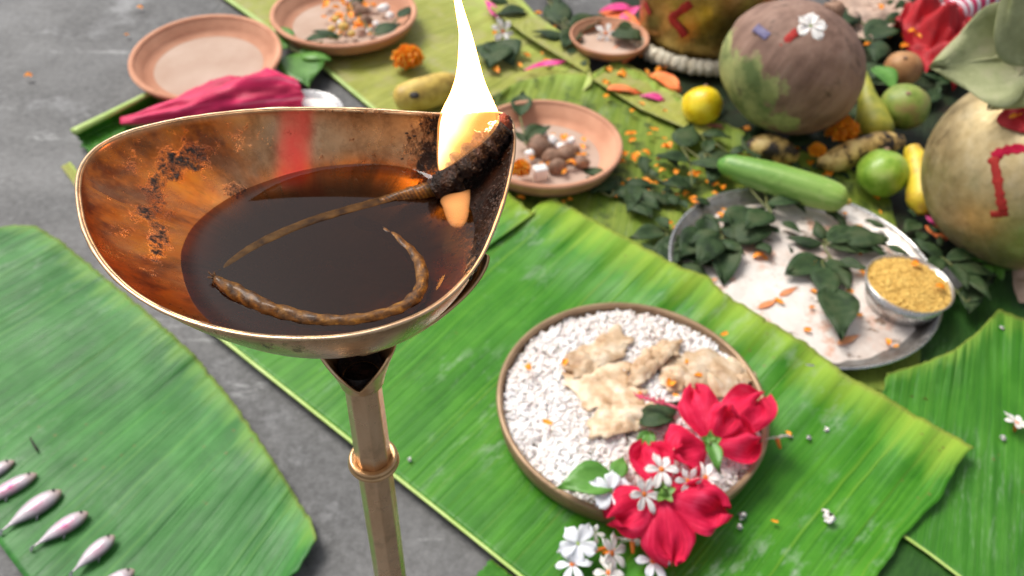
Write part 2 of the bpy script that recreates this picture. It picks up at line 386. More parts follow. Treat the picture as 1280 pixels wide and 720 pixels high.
M['red_cloth'] = plain('red_cloth', (0.30, 0.003, 0.008), (0.50, 0.008, 0.016), 50, 0.65, bs=0.6, bscale=700, bd=0.0005)
M['sindoor'] = plain('vermilion_paint', (0.28, 0.008, 0.008), (0.46, 0.03, 0.02), 90, 0.8, bs=0.5, bscale=350)
M['violet'] = plain('violet_petal', (0.12, 0.10, 0.24), (0.24, 0.22, 0.36), 90, 0.7)
M['cream_coil'] = plain('cream_garland', (0.48, 0.42, 0.30), (0.70, 0.65, 0.52), 90, 0.8, bs=0.6, bscale=250, bd=0.002)
M['ember'] = plain('reddish_char', (0.05, 0.015, 0.01), (0.26, 0.07, 0.045), 260, 0.5, bs=0.9, bscale=600, bd=0.002)
M['char'] = plain('black_char_and_shade', (0.006, 0.004, 0.004), (0.03, 0.014, 0.009), 200, 0.42, c3=(0.16, 0.07, 0.04), lo=0.42, hi=0.75, bs=1.0, bscale=480, bd=0.003)
M['eye'] = plain('fish_eye', (0.02, 0.02, 0.02), (0.05, 0.05, 0.05), 100, 0.2)
M['fin'] = plain('grey_fin', (0.12, 0.12, 0.14), (0.28, 0.27, 0.30), 200, 0.5)

def floor_mat():
    m, t, p, N, L = nodes('grey_cement')
    c = ramp(t, [(0.30, (0.026, 0.025, 0.024)), (0.5, (0.085, 0.083, 0.080)), (0.7, (0.17, 0.167, 0.163))], noise(t, 5.5, 9, 0.62, dist=0.3))
    c = mix(t, ramp(t, [(0.55, 0.0), (0.66, 0.85)], noise(t, 9, 8, 0.7)), c, (0.34, 0.34, 0.34))
    c = mix(t, ramp(t, [(0.54, 0.0), (0.66, 0.6)], noise(t, 7, 6, 0.6, mapping(t, coord(t), (1.7, 1, 1)))), c, (0.05, 0.046, 0.044))
    c = mix(t, ramp(t, [(0.50, 0.0), (0.60, 0.55)], noise(t, 24, 8, 0.72, dist=0.6)), c, (0.032, 0.030, 0.028))
    c = mix(t, ramp(t, [(0.58, 0.0), (0.66, 0.7)], noise(t, 17, 9, 0.78, mapping(t, coord(t), (0.5, 1.3, 1), (0, 0, 0.5)))), c, (0.40, 0.40, 0.39))
    c = mix(t, 0.28, c, ramp(t, [(0.3, (0.04, 0.04, 0.04)), (0.7, (0.36, 0.36, 0.36))], noise(t, 160, 6, 0.75)))
    L(c, p.inputs['Base Color'])
    L(ramp(t, [(0.35, 0.42), (0.65, 0.8)], noise(t, 9, 6)), p.inputs['Roughness'])
    bump(t, p, mth(t, 'ADD', noise(t, 40, 8, 0.7), mth(t, 'MULTIPLY', noise(t, 300, 5, 0.7), 0.4)), 0.35, 0.002)
    return m
M['floor'] = floor_mat()

def oil_mat():
    m, t, p, N, L = nodes('dark_lamp_oil')
    out = [n for n in t.nodes if n.type == 'OUTPUT_MATERIAL'][0]
    df = N('ShaderNodeBsdfDiffuse'); df.inputs['Color'].default_value = (0.012, 0.005, 0.0025, 1)
    tr = N('ShaderNodeBsdfTransparent'); tr.inputs['Color'].default_value = (0.86, 0.62, 0.22, 1)
    gl = N('ShaderNodeBsdfGlossy'); gl.inputs['Roughness'].default_value = 0.025
    fr = N('ShaderNodeFresnel'); fr.inputs['IOR'].default_value = 1.36
    a = N('ShaderNodeMixShader'); a.inputs[0].default_value = 0.86; L(mth(t, 'MULTIPLY_ADD', attr(t, 'thin'), -0.80), a.inputs[0]); a.inputs[0].links[0].from_node.inputs[2].default_value = 0.96; L(tr.outputs[0], a.inputs[1]); L(df.outputs[0], a.inputs[2])
    b = N('ShaderNodeMixShader'); L(fr.outputs[0], b.inputs[0]); L(a.outputs[0], b.inputs[1]); L(gl.outputs[0], b.inputs[2])
    L(b.outputs[0], out.inputs['Surface'])
    return m
M['oil'] = oil_mat()

def wick_mat():
    m, t, p, N, L = nodes('oiled_wick')
    uv = coord(t, 'UV')
    sx = N('ShaderNodeSeparateXYZ'); L(uv, sx.inputs[0])
    hel = mth(t, 'SINE', mth(t, 'ADD', mth(t, 'MULTIPLY', sx.outputs['Y'], 6.2832*4), mth(t, 'MULTIPLY', sx.outputs['X'], 120.0)))
    tw = mth(t, 'ADD', mth(t, 'MULTIPLY', hel, 0.07), noise(t, 420, 6, 0.7))
    c = ramp(t, [(0.30, (0.020, 0.008, 0.001)), (0.52, (0.11, 0.046, 0.004)), (0.78, (0.30, 0.145, 0.014))], tw)
    L(c, p.inputs['Base Color']); p.inputs['Roughness'].default_value = 0.55; p.inputs['Specular IOR Level'].default_value = 0.3; p.inputs['Coat Weight'].default_value = 0.18; p.inputs['Coat Roughness'].default_value = 0.1
    bump(t, p, mth(t, 'ADD', tw, mth(t, 'MULTIPLY', noise(t, 900, 5), 0.5)), 0.7, 0.0006)
    return m
M['wick'] = wick_mat()
M['wick_wet'] = plain('sunken_wick', (0.022, 0.010, 0.003), (0.060, 0.030, 0.007), 240, 0.6, c3=(0.095, 0.050, 0.013), spec=0.12, bs=0.3, bscale=900, bd=0.0003)

def flame_mat():
    m, t, p, N, L = nodes('oil_flame')
    out = [n for n in t.nodes if n.type == 'OUTPUT_MATERIAL'][0]
    t.nodes.remove(p)
    # weakly glowing zone beside the wick, bright zone above it
    sx = N('ShaderNodeSeparateXYZ'); L(coord(t), sx.inputs[0])
    q = mth(t, 'ADD', mth(t, 'ADD', mth(t, 'MULTIPLY', sx.outputs['X'], -0.877), mth(t, 'MULTIPLY', sx.outputs['Z'], 0.479)), mth(t, 'MULTIPLY', mth(t, 'SUBTRACT', noise(t, 160, 2), 0.5), 0.004))
    mr = N('ShaderNodeMapRange'); mr.interpolation_type = 'SMOOTHSTEP'; L(q, mr.inputs['Value'])
    mr.inputs['From Min'].default_value = -0.0035; mr.inputs['From Max'].default_value = 0.0050
    mr.inputs['To Min'].default_value = 0.0; mr.inputs['To Max'].default_value = 1.0
    e = N('ShaderNodeEmission')
    L(ramp(t, [(0.0, (1.0, 0.27, 0.03)), (0.45, (1.0, 0.40, 0.09)), (1.0, (1.0, 0.56, 0.24))], mr.outputs[0]), e.inputs['Color'])
    L(mth(t, 'MULTIPLY_ADD', mth(t, 'POWER', mr.outputs[0], 2.2), 215.0), e.inputs['Strength']); e.inputs['Strength'].links[0].from_node.inputs[2].default_value = 20.0
    L(e.outputs[0], out.inputs['Volume'])
    return m
M['flame'] = flame_mat()
def flame_glow_mat(nm, k, col):
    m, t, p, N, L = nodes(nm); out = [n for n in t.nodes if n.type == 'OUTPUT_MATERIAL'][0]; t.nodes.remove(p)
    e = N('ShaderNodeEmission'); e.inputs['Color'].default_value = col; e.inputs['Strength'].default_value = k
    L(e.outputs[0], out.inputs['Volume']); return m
M['flame_reflection'] = flame_glow_mat('flame_reflection_glow', 170, (1.0, 0.40, 0.13, 1)); M['flame_veil'] = flame_glow_mat('thin_flame_veil', 32, (1.0, 0.40, 0.10, 1))  # the first glows in place of the flame's reflection in the oil

def cloth_stripe():
    m, t, p, N, L = nodes('pink_cloth')
    n = noise(t, 1.0, 3, 0.5, mapping(t, coord(t, 'UV'), (1.2, 11, 1)))
    c = ramp(t, [(0.40, (0.48, 0.004, 0.06)), (0.54, (0.86, 0.018, 0.13)), (0.70, (0.92, 0.36, 0.48))], n)
    L(c, p.inputs['Base Color']); p.inputs['Roughness'].default_value = 0.6
    bump(t, p, mth(t, 'ADD', n, mth(t, 'MULTIPLY', noise(t, 900, 3), 0.15)), 0.5, 0.002)
    return m
M['pink_cloth'] = cloth_stripe()
def thread_mat():
    m, t, p, N, L = nodes('pink_white_thread')
    wv = N('ShaderNodeTexWave'); wv.inputs['Scale'].default_value = 2.2; wv.inputs['Distortion'].default_value = 1.5
    L(mapping(t, coord(t, 'UV'), (1.0, 0.25, 1)), wv.inputs['Vector'])
    L(ramp(t, [(0.35, (0.85, 0.82, 0.82)), (0.55, (0.62, 0.03, 0.12))], wv.outputs['Fac']), p.inputs['Base Color'])
    p.inputs['Roughness'].default_value = 0.7
    bump(t, p, noise(t, 500, 4), 0.4, 0.001)
    return m
M['thread'] = thread_mat()

def coconut_mat():
    m, t, p, N, L = nodes('coconut_husk')
    fib = noise(t, 1.0, 6, 0.6, mapping(t, coord(t), (110, 110, 22)))
    brown = ramp(t, [(0.3, (0.11, 0.052, 0.036)), (0.5, (0.28, 0.165, 0.12)), (0.72, (0.40, 0.265, 0.205))], mth(t, 'ADD', mth(t, 'MULTIPLY', fib, 0.5), mth(t, 'MULTIPLY', noise(t, 24, 5, 0.6), 0.5)))
    green = ramp(t, [(0.35, (0.12, 0.17, 0.05)), (0.6, (0.40, 0.42, 0.16))], noise(t, 35, 6, 0.65))
    sx = N('ShaderNodeSeparateXYZ'); L(coord(t), sx.inputs[0])
    # the husk is still green at its lower end
    g = mth(t, 'ADD', mth(t, 'MULTIPLY', sx.outputs['Z'], -8.0), mth(t, 'ADD', mth(t, 'MULTIPLY', sx.outputs['X'], -4.0), mth(t, 'MULTIPLY', mth(t, 'SUBTRACT', noise(t, 22, 6, 0.65), 0.5), 1.4)))
    c = mix(t, ramp(t, [(0.22, 0.0), (0.30, 1.0)], g), brown, green)
    c = mix(t, ramp(t, [(0.57, 0.0), (0.66, 0.85)], noise(t, 1.0, 7, 0.72, mapping(t, coord(t), (16, 30, 30)))), c, (0.06, 0.035, 0.025))
    L(c, p.inputs['Base Color']); p.inputs['Roughness'].default_value = 0.72
    bump(t, p, mth(t, 'ADD', fib, noise(t, 30, 5)), 0.5, 0.002)
    return m
M['coconut'] = coconut_mat()
def cucumber_mat():
    m, t, p, N, L = nodes('cucumber_skin')
    sx = N('ShaderNodeSeparateXYZ'); L(coord(t, 'UV'), sx.inputs[0])
    st = noise(t, 1.0, 3, 0.5, mapping(t, coord(t, 'UV'), (1.0, 16, 1)))
    dk = ramp(t, [(0.35, (0.05, 0.20, 0.03)), (0.65, (0.17, 0.37, 0.06))], st)
    lt = ramp(t, [(0.35, (0.26, 0.45, 0.07)), (0.65, (0.48, 0.62, 0.18))], st)
    c = mix(t, ramp(t, [(0.1, 0.0), (0.9, 1.0)], sx.outputs['X']), dk, lt)
    c = mix(t, ramp(t, [(0.56, 0.0), (0.66, 0.55)], noise(t, 75, 6, 0.7)), c, (0.40, 0.52, 0.16))
    c = mix(t, ramp(t, [(0.62, 0.0), (0.68, 0.6)], noise(t, 120, 6, 0.7)), c, (0.10, 0.16, 0.04))
    L(c, p.inputs['Base Color']); p.inputs['Roughness'].default_value = 0.42
    bump(t, p, noise(t, 160, 4), 0.35, 0.0015)
    return m
M['cucumber'] = cucumber_mat()
def fish_mat():
    m, t, p, N, L = nodes('silver_fish_skin')
    sx = N('ShaderNodeSeparateXYZ'); L(coord(t, 'UV'), sx.inputs[0])
    back = ramp(t, [(0.0, 1.0), (0.14, 0.0), (0.86, 0.0), (1.0, 1.0)], sx.outputs['Y'])
    c = mix(t, ramp(t, [(0.35, 0.0), (0.7, 0.5)], noise(t, 260, 5)), (0.50, 0.44, 0.47), (0.68, 0.63, 0.66))
    c = mix(t, mth(t, 'MULTIPLY', back, 0.75), c, (0.12, 0.11, 0.13))
    c = mix(t, ramp(t, [(0.8, 0.0), (1.0, 0.7)], sx.outputs['X']), c, (0.42, 0.24, 0.14))
    pk = mth(t, 'MULTIPLY', attr(t, 'pink'), ramp(t, [(0.3, 0.3), (0.6, 1.0)], noise(t, 330, 4)))
    c = mix(t, pk, c, (0.62, 0.03, 0.22))
    L(c, p.inputs['Base Color']); p.inputs['Roughness'].default_value = 0.28; p.inputs['Metallic'].default_value = 0.15
    vo = N('ShaderNodeTexVoronoi'); vo.inputs['Scale'].default_value = 900; L(coord(t), vo.inputs['Vector'])
    bump(t, p, vo.outputs['Distance'], 0.25, 0.0005)
    return m
M['fish'] = fish_mat()

M['leaf_left'] = leaf_mat('banana_leaf_left', (0.012, 0.075, 0.012), (0.028, 0.155, 0.022), (0.070, 0.255, 0.050), (0.16, 0.32, 0.05), 0.90, 0.42, 0.3)
M['leaf_mid'] = leaf_mat('banana_leaf_middle', (0.018, 0.105, 0.005), (0.040, 0.195, 0.008), (0.095, 0.31, 0.018), (0.33, 0.47, 0.05), 0.84, 0.36, 0.55)
M['leaf_right'] = leaf_mat('banana_leaf_right', (0.018, 0.095, 0.006), (0.038, 0.180, 0.010), (0.08, 0.27, 0.022), (0.22, 0.38, 0.05), 0.9, 0.36, 0.35)
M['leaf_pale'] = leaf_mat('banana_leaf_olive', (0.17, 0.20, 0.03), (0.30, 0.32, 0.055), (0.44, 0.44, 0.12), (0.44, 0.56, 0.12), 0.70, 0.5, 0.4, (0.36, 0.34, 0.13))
M['leaf_olive'] = leaf_mat('banana_leaf_mottled', (0.07, 0.14, 0.015), (0.16, 0.24, 0.025), (0.30, 0.33, 0.05), (0.30, 0.42, 0.06), 0.86, 0.5, 0.3, (0.035, 0.06, 0.015))  # olive blade with random dark blotches
M['leaf_bed'] = leaf_mat('banana_leaf_painted_shade', (0.006, 0.012, 0.005), (0.014, 0.026, 0.009), (0.03, 0.045, 0.014), (0.04, 0.06, 0.02), 0.92, 0.55, 0.25, (0.02, 0.012, 0.006))  # near-black blade: shade among the fruit put into its colour
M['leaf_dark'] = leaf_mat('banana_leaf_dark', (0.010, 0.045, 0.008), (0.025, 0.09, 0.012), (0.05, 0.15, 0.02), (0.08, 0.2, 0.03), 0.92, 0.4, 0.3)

# ------------------------------------------------------------------ floor
b = MB()
def fl(u, v):
    x, y = (u-0.5)*8, (v-0.5)*8+0.6
    return (x, y, -0.0005)
b.grid(fl, 41, 41)
floor = tag(b.build('floor', M['floor']), 'bare grey cement floor with chalky and damp patches', None, None, 'structure')

# ------------------------------------------------------------------ banana leaves
def banana_leaf(label, mat, mid, mar, z0, zfun=None, nu=150, nv=46, rib=None, ripple=0.0012, seed=0, name='banana_leaf', group='banana leaves laid on the floor'):
    A = resample([G(x, y, 0) for x, y in mid], nu); B = resample([G(x, y, 0) for x, y in mar], nu)
    c = (A[nu//2]+B[nu//2])/2; c.z = z0
    root = empty(name, label, 'leaf', at(c), group)
    def fn(u, v):
        i = min(int(round(u*(nu-1))), nu-1)
        p = A[i].lerp(B[i], v); dv = (B[i]-A[i]).normalized()
        p = p + dv*(0.0020*v**6*fbm((u*70, seed, 0), 1, 3))
        en = max(0, 1-u*40)-max(0, 1-(1-u)*40)
        p = p + (A[min(i+1, nu-1)]-A[max(i-1, 0)]).normalized()*(0.004*en*fbm((v*7, seed+5, 0), 1, 3))
        z = z0 + ripple*(fbm((u*34+seed, v*1.2, seed), 1, 2)*(0.15+0.55*v) + fbm((p.x*9, p.y*9, seed+3), 1, 2)*1.2)
        if zfun: z += zfun(u, v, p)
        z = max(z, 0.0012); q = CAM+(p-CAM)*((CAM.z-z)/CAM.z)
        return (q.x, q.y, z)
    m = MB(); m.grid(fn, nu, nv)
    blade = m.build('blade', mat, root, solid=0.0006, soff=-1)
    if rib:
        pts = [Vector(fn(i/(nu-1), 0.0)) + Vector((0, 0, 0.0008)) for i in range(0, nu, 3)]
        r = MB(); r.tube(pts, [rib*(1-0.35*i/len(pts)) for i in range(len(pts))], 8, flat=0.7)
        r.build('midrib', M['midrib'], root)
    return root, fn

banana_leaf('large green banana leaf carrying the row of small fish', M['leaf_left'],
    [(-250, 380), (-140, 500), (-30, 640), (110, 830), (215, 980)],
    [(-20, 287), (18, 281), (45, 282), (75, 300), (120, 337), (180, 386), (240, 440), (290, 500), (335, 565), (370, 620), (390, 652), (396, 674)],
    0.0035, lambda u, v, p: 0.005*smooth01((v-0.72)/0.28)*(0.5+0.5*math.sin(u*17)) + 0.010*smooth01((u-0.955)/0.045)*smooth01((v-0.5)/0.5), ripple=0.0026, seed=1)
LEAFB = banana_leaf('large bright green banana leaf with yellow margin beneath the rice tray', M['leaf_mid'],
    [(250, 402), (310, 450), (440, 553), (560, 648), (660, 728), (800, 838), (930, 940)],
    [(560, 196), (632, 238), (652, 254), (668, 268), (676, 252), (693, 247), (730, 268), (790, 300), (850, 333), (885, 345), (905, 366), (960, 400), (1010, 430), (1060, 470), (1100, 490), (1140, 516), (1180, 537), (1218, 559)],
    0.0075, lambda u, v, p: (0.008+0.010*math.exp(-((u-0.62)/0.17)**2))*smooth01((v-0.66)/0.30) + 0.0016*smooth01((v-0.6)/0.4)*math.sin(u*95), nu=260, nv=60, rib=0.0015, ripple=0.0014, seed=2)
banana_leaf('narrow green leaf scrap beyond the yellow midrib at the bottom edge', M['leaf_right'],
    [(594, 722), (630, 752), (700, 806)], [(614, 698), (660, 734), (740, 800)], 0.003, nu=40, nv=14, seed=5)
banana_leaf('smooth green banana leaf at the right edge with one white flower', M['leaf_right'],
    [(1085, 640), (1160, 692), (1205, 726), (1300, 800), (1400, 860)],
    [(1108, 466), (1150, 455), (1192, 438), (1225, 412), (1248, 386), (1290, 402), (1360, 440), (1460, 480)],
    0.0042, lambda u, v, p: 0.007*smooth01((v-0.7)/0.3), nu=120, nv=46, rib=0.0012, ripple=0.0014, seed=3)
banana_leaf('dark green leaf peeking out under two others in the bottom right corner', M['leaf_dark'],
    [(1000, 780), (1120, 800), (1260, 830)], [(1080, 640), (1170, 672), (1280, 730)], 0.0016, nu=50, nv=20, ripple=0.0005, seed=4)
LEAFD = banana_leaf('olive yellow banana leaf under the orange marigold and the far clay plate', M['leaf_pale'],
    [(262, -16), (345, 42), (410, 89), (470, 139), (560, 210), (610, 250)],
    [(540, -70), (620, -22), (665, 18), (700, 40), (728, 62), (742, 98)],
    0.0036, lambda u, v, p: 0.010*smooth01((v-0.82)/0.18), rib=0.0035, ripple=0.002, seed=6, nu=120)
LEAFF = banana_leaf('mottled olive banana leaf strewn with dark leaves and orange petals', M['leaf_olive'],
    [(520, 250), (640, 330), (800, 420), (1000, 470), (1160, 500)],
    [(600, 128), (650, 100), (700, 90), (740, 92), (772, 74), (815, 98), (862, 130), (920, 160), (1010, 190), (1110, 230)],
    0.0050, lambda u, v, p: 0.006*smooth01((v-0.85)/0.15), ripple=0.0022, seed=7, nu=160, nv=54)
banana_leaf('banana leaf lying under the heap of fruit, coloured near-black for the shade among the fruit', M['leaf_bed'],
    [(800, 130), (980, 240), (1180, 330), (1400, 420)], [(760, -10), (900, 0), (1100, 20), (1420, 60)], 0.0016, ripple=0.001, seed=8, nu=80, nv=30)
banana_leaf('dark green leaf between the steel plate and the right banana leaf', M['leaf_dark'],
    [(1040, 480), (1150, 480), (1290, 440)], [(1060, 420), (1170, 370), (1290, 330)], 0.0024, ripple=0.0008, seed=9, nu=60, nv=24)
banana_leaf('green leaf scrap with a rolled edge left of the pink cloth', M['leaf_right'],
    [(92, 166), (130, 147), (165, 129), (196, 113)], [(118, 200), (160, 186), (210, 170), (250, 156)], 0.004,
    lambda u, v, p: 0.012*smooth01((0.28-v)/0.28), nu=60, nv=24, rib=0.0045, ripple=0.001, seed=10)
banana_leaf('thin pale green leaf sliver on the floor left of the brass bowl', M['leaf_pale'],
    [(76, 208), (88, 224), (104, 250)], [(88, 202), (102, 220), (120, 246)], 0.003, nu=24, nv=8, ripple=0.0006, seed=11)

banana_leaf('light green folded leaf margin left of the tall brass vessel', M['leaf_pale'],
    [(742, 100), (800, 136), (880, 170)], [(770, 72), (815, 96), (900, 150)], 0.011, nu=50, nv=14, ripple=0.001, seed=12)
banana_leaf('light green folded leaf margin behind the flame at the top edge', M['leaf_pale'],
    [(612, 10), (660, 46), (735, 92)], [(626, -30), (668, 16), (738, 66)], 0.014, nu=50, nv=14, ripple=0.001, seed=13)
# ------------------------------------------------------------------ brass lamp: bowl, oil, wick, flame, stand
ZR, ZO, ZB = 0.337, 0.321, 0.3105
rim_px = [(97, 240), (101, 212), (118, 188), (148, 170), (190, 157), (240, 147), (300, 139.5), (350, 136.5), (410, 136), (470, 138), (530, 142), (580, 144), (618, 140), (637, 148), (642, 175), (639, 205), (629, 248), (614, 290), (597, 326), (570, 360), (535, 387), (490, 406), (440, 418), (390, 422), (330, 420), (280, 412), (230, 398), (185, 377), (150, 351), (122, 318), (104, 280)]
oil_px = [(228, 335), (231, 312), (246, 284), (280, 256), (330, 230), (380, 214), (430, 207), (480, 207), (520, 214), (560, 232), (586, 258), (594, 290), (586, 330), (565, 375), (530, 410), (480, 436), (420, 448), (350, 444), (290, 425), (250, 392), (234, 362)]
def polar(pxs, z, c, n):
    pts = [G(x, y, z) for x, y in pxs]; pts.append(pts[0]); pts = spline(pts, len(pts)*10)
    an = sorted(((math.atan2(p.y-c.y, p.x-c.x), (p-Vector((c.x, c.y, z))).length) for p in pts))
    an = [(an[-1][0]-2*math.pi, an[-1][1])]+an+[(an[0][0]+2*math.pi, an[0][1])]
    out = []; k = 0
    for i in range(n):
        a = -math.pi+2*math.pi*i/n
        while k < len(an)-2 and an[k+1][0] < a: k += 1
        q = (a-an[k][0])/max(an[k+1][0]-an[k][0], 1e-9)
        out.append(an[k][1]*(1-q)+an[k+1][1]*max(0, min(1, q)))
    # light smoothing
    for _ in range(2): out = [(out[i-1]+2*out[i]+out[(i+1) % n])/4 for i in range(n)]
    return out
NB = 240
BC = G(400, 300, ZO); BC.z = 0
rr = polar(rim_px, ZR, BC, NB); ro = polar(oil_px, ZO, BC, NB)
KW, KB = 26, 12
bowl_root = empty('oil_lamp_bowl', 'worn brass oil lamp bowl with sooty spout, on the tall stand', 'lamp bowl', at((BC.x, BC.y, ZB-0.002)))
b = MB(); vs = []; fs = []; uv = []
def ringpt(i, k):
    a = -math.pi+2*math.pi*i/NB
    if k <= KW:
        d = k/KW; g = d**1.45
        r = rr[i]*(1-g)+ro[i]*g; z = ZR+(ZO-ZR)*d
    else:
        d = (k-KW)/KB; r = ro[i]*(1-d)*1.0 if k < KW+KB else 0.0004
        z = ZO-(ZO-ZB)*(1-(1-d)**2)
    return Vector((BC.x+r*math.cos(a), BC.y+r*math.sin(a), z))
NK = KW+KB+1
soot = []; red = []; copper_reflect = []
blobs = [((194, 245), 17, 46, 0.48), ((182, 268), 38, 14, 0.44), ((198, 296), 17, 42, 0.50), ((226, 203), 40, 18, 0.50), ((240, 190), 30, 16, 0.42), ((212, 216), 24, 14, 0.46), ((598, 190), 70, 66, 1.1), ((622, 260), 46, 90, 1.0), ((570, 160), 48, 34, 0.9), ((523, 165), 26, 30, 0.34), ((292, 240), 14, 10, 0.42), ((355, 437), 70, 9, 0.26), ((255, 412), 45, 9, 0.24), ((150, 350), 30, 9, 0.2), ((480, 212), 70, 6, 0.3), ((430, 138), 120, 4, 0.26), ((150, 290), 26, 14, 0.28), ((300, 175), 120, 30, 0.16), ((160, 215), 50, 50, 0.18), ((480, 175), 60, 26, 0.17), ((150, 330), 50, 30, 0.16)]
for i in range(NB):
    for k in range(NK):
        p = ringpt(i, k); vs.append(p); uv.append((i/NB, k/(NK-1)))
        x, y = proj(p); s = 0.0
        for (cx, cy), ax, ay, w_ in blobs:
            s = max(s, w_*math.exp(-(((x-cx)/ax)**2+((y-cy)/ay)**2)))
        soot.append(s)
        lft = smooth01((350-x-(y-250)*0.15)/110)*smooth01((k+1)/4)  # left side: reflected orange put into the copper tone
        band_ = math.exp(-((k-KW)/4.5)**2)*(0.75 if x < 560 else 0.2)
        copper_reflect.append(max(lft, band_) if y < 440 else 0)
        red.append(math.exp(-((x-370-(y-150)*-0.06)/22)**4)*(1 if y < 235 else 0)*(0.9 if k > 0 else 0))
for i in range(NB):
    for k in range(NK-1):
        fs.append((i*NK+k, i*NK+k+1, ((i+1) % NB)*NK+k+1, ((i+1) % NB)*NK+k))
b.add(vs, fs, uv); b.at = {'soot': soot, 'red': red, 'copper_reflect': copper_reflect}
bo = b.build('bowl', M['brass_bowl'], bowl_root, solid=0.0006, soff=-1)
# rolled lip edge
lip = MB(); pts = [Vector(vs[i*NK]) for i in range(NB)]
def lipfn(u, v):
    i = int(round(u*NB)) % NB; a = -math.pi+2*math.pi*i/NB; th = 2*math.pi*v
    n = Vector((math.cos(a), math.sin(a), 0)); q = 0.00052*(1+0.35*fbm((pts[i].x*160, pts[i].y*160, 0), 1, 2))
    return pts[i]+n*(0.0003+q*math.cos(th))+Vector((0, 0, q*0.8*math.sin(th)))
lip.grid(lipfn, NB, 8, True, True)
lip.build('rim', M['brass_stand'], bowl_root)
# oil
b = MB(); vs = []; fs = []
rings = 24
for i in range(NB):
    a = -math.pi+2*math.pi*i/NB
    for k in range(rings):
        f = k/(rings-1); r = (ro[i]+0.0004)*f
        men = 0.0009*max(0, (f-0.9)/0.1)**2
        vs.append((BC.x+r*math.cos(a), BC.y+r*math.sin(a), ZO+men))
for i in range(NB):
    for k in range(rings-1):
        fs.append((i*rings+k, i*rings+k+1, ((i+1) % NB)*rings+k+1, ((i+1) % NB)*rings+k))
b.add(vs, fs); b.at = {'thin': [max(0.0, ((i % rings)/(rings-1)-0.62)/0.38)**1.3 for i in range(len(vs))]}
oil = tag(b.build('lamp_oil', M['oil']), 'pool of dark brown oil filling the brass bowl', 'oil')
# wick: a charred end on the spout, dipping into the oil, looping round and surfacing at the front
wk = empty('lamp_wick', 'long twisted cotton wick looping through the dark oil', 'wick', at(G(520, 240, ZO)))
loop = [(556, 232, .0012), (530, 240, .0004), (500, 247, -.0006), (470, 256, -.0010), (430, 267, -.0010), (380, 283, -.0010), (330, 305, -.00105), (300, 323, -.0011), (276, 342, -.0012)]
pts = spline([G(x, y, ZO+z) for x, y, z in loop], 60)
nz = lambda u, v: 1+0.13*fbm((u*16, math.cos(v*6.283), math.sin(v*6.283)), 1, 3)+0.05*math.sin(6.283*3*v+u*55)
b = MB(); b.tube(pts[:22], [0.0025*(1-0.47*smooth01((i/60-0.15)/0.25)) for i in range(22)], 20, rn=nz); b.build('dipping_strand', M['wick'], wk)
b = MB(); b.tube([p+Vector((0, 0, 0.00078+0.00015*smooth01((44-i)/30))) for i, p in enumerate(pts[16:])], [0.0017]*44, 20, flat=0.25, rn=lambda u, v: 1+0.12*fbm((u*14, math.cos(v*6.283), math.sin(v*6.283)), 1, 3)); b.build('submerged_strand', M['wick_wet'], wk)
loop2 = [(448, 276, -.0026), (482, 291, -.0017), (512, 314, -.0013), (527, 340, -.0010), (524, 368, -.0009), (500, 388, -.0010), (455, 401, -.0010), (405, 403, -.0009), (360, 394, -.0005), (325, 381, -.0001), (295, 366, .0003), (270, 350, .0008)]
pts = spline([G(x, y, ZO+z) for x, y, z in loop2], 110)
b = MB(); b.tube(pts, [0.0017+0.0004*smooth01((i-10)/40) - 0.0009*smooth01((i-100)/10) for i in range(110)], 20, rn=lambda u, v: 1+0.15*fbm((u*22, math.cos(v*6.283), math.sin(v*6.283)), 1, 3)+0.05*math.sin(6.283*3*v+u*110)+0.10*0.4*fbm((u*90, math.cos(v*6.283)*2, math.sin(v*6.283)*2), 1, 2)); b.build('looped_strand', M['wick'], wk)
b = MB()
for k in range(14):
    a = k*0.9; p = pts[-1]+Vector((0, 0, 0.0003)); d = (pts[-1]-pts[-6]).normalized()
    e = p+d*(0.0012+0.001*random.random())+Vector((math.sin(a), math.cos(a), random.random()))*0.0011
    b.tube([p-d*0.001, (p+e)/2+Vector((0, 0, .0002)), e], [0.0003, 0.00025, 0.0001], 4)
b.build('frayed_end', M['wick'], wk)
# charred wick end lying up the spout
ch = [(540, 238, .0030), (560, 226, .0050), (580, 208, .0085), (600, 190, .0125), (618, 172, .0155), (631, 158, .0180)]
pts = spline([G(x, y, ZO+z) for x, y, z in ch], 50)
b = MB(); b.tube(pts, [0.0030+0.0012*math.sin(i/50*3.1) for i in range(50)], 18, rn=lambda u, v: 1+0.5*fbm((u*14, v*5, 7.0), 1, 4)+0.22*fbm((u*60, v*12, 2.0), 1, 2)); chd = b.build('charred_end', M['char'], wk)
tip = pts[-1]
b = MB(); b.ball(tip+Vector((0, 0, 0.0005)), (0.0021, 0.0021, 0.0032), 16, 12, dn=lambda d: 1+0.4*fbm(d, 2.5, 3)); b.build('glowing_tip', M['ember'], chd)
# char crust on the spout wall
b = MB(); rnd = random.Random(3)
for _ in range(12000):
    i = rnd.randrange(NB); k = rnd.randrange(1, KW-1); p = ringpt(i, k); x, y = proj(p)
    s = 0
    for (cx, cy), ax, ay, w_ in blobs[6:9]: s = max(s, w_*math.exp(-(((x-cx)/ax)**2+((y-cy)/ay)**2)))
    if rnd.random() > s*1.1-0.15: continue
    q = 0.00018+0.00045*rnd.random()**2
    c = Vector((BC.x-p.x, BC.y-p.y, 0)).normalized()
    b.ball(p+c*q*0.3+Vector((0, 0, q*.2)), (q*1.5, q*1.1, q*0.9), 6, 4, dn=lambda d: 1+0.5*fbm(d*3+p*900, 1, 2))
b.build('char_crust', M['char'], chd)['kind'] = 'stuff'
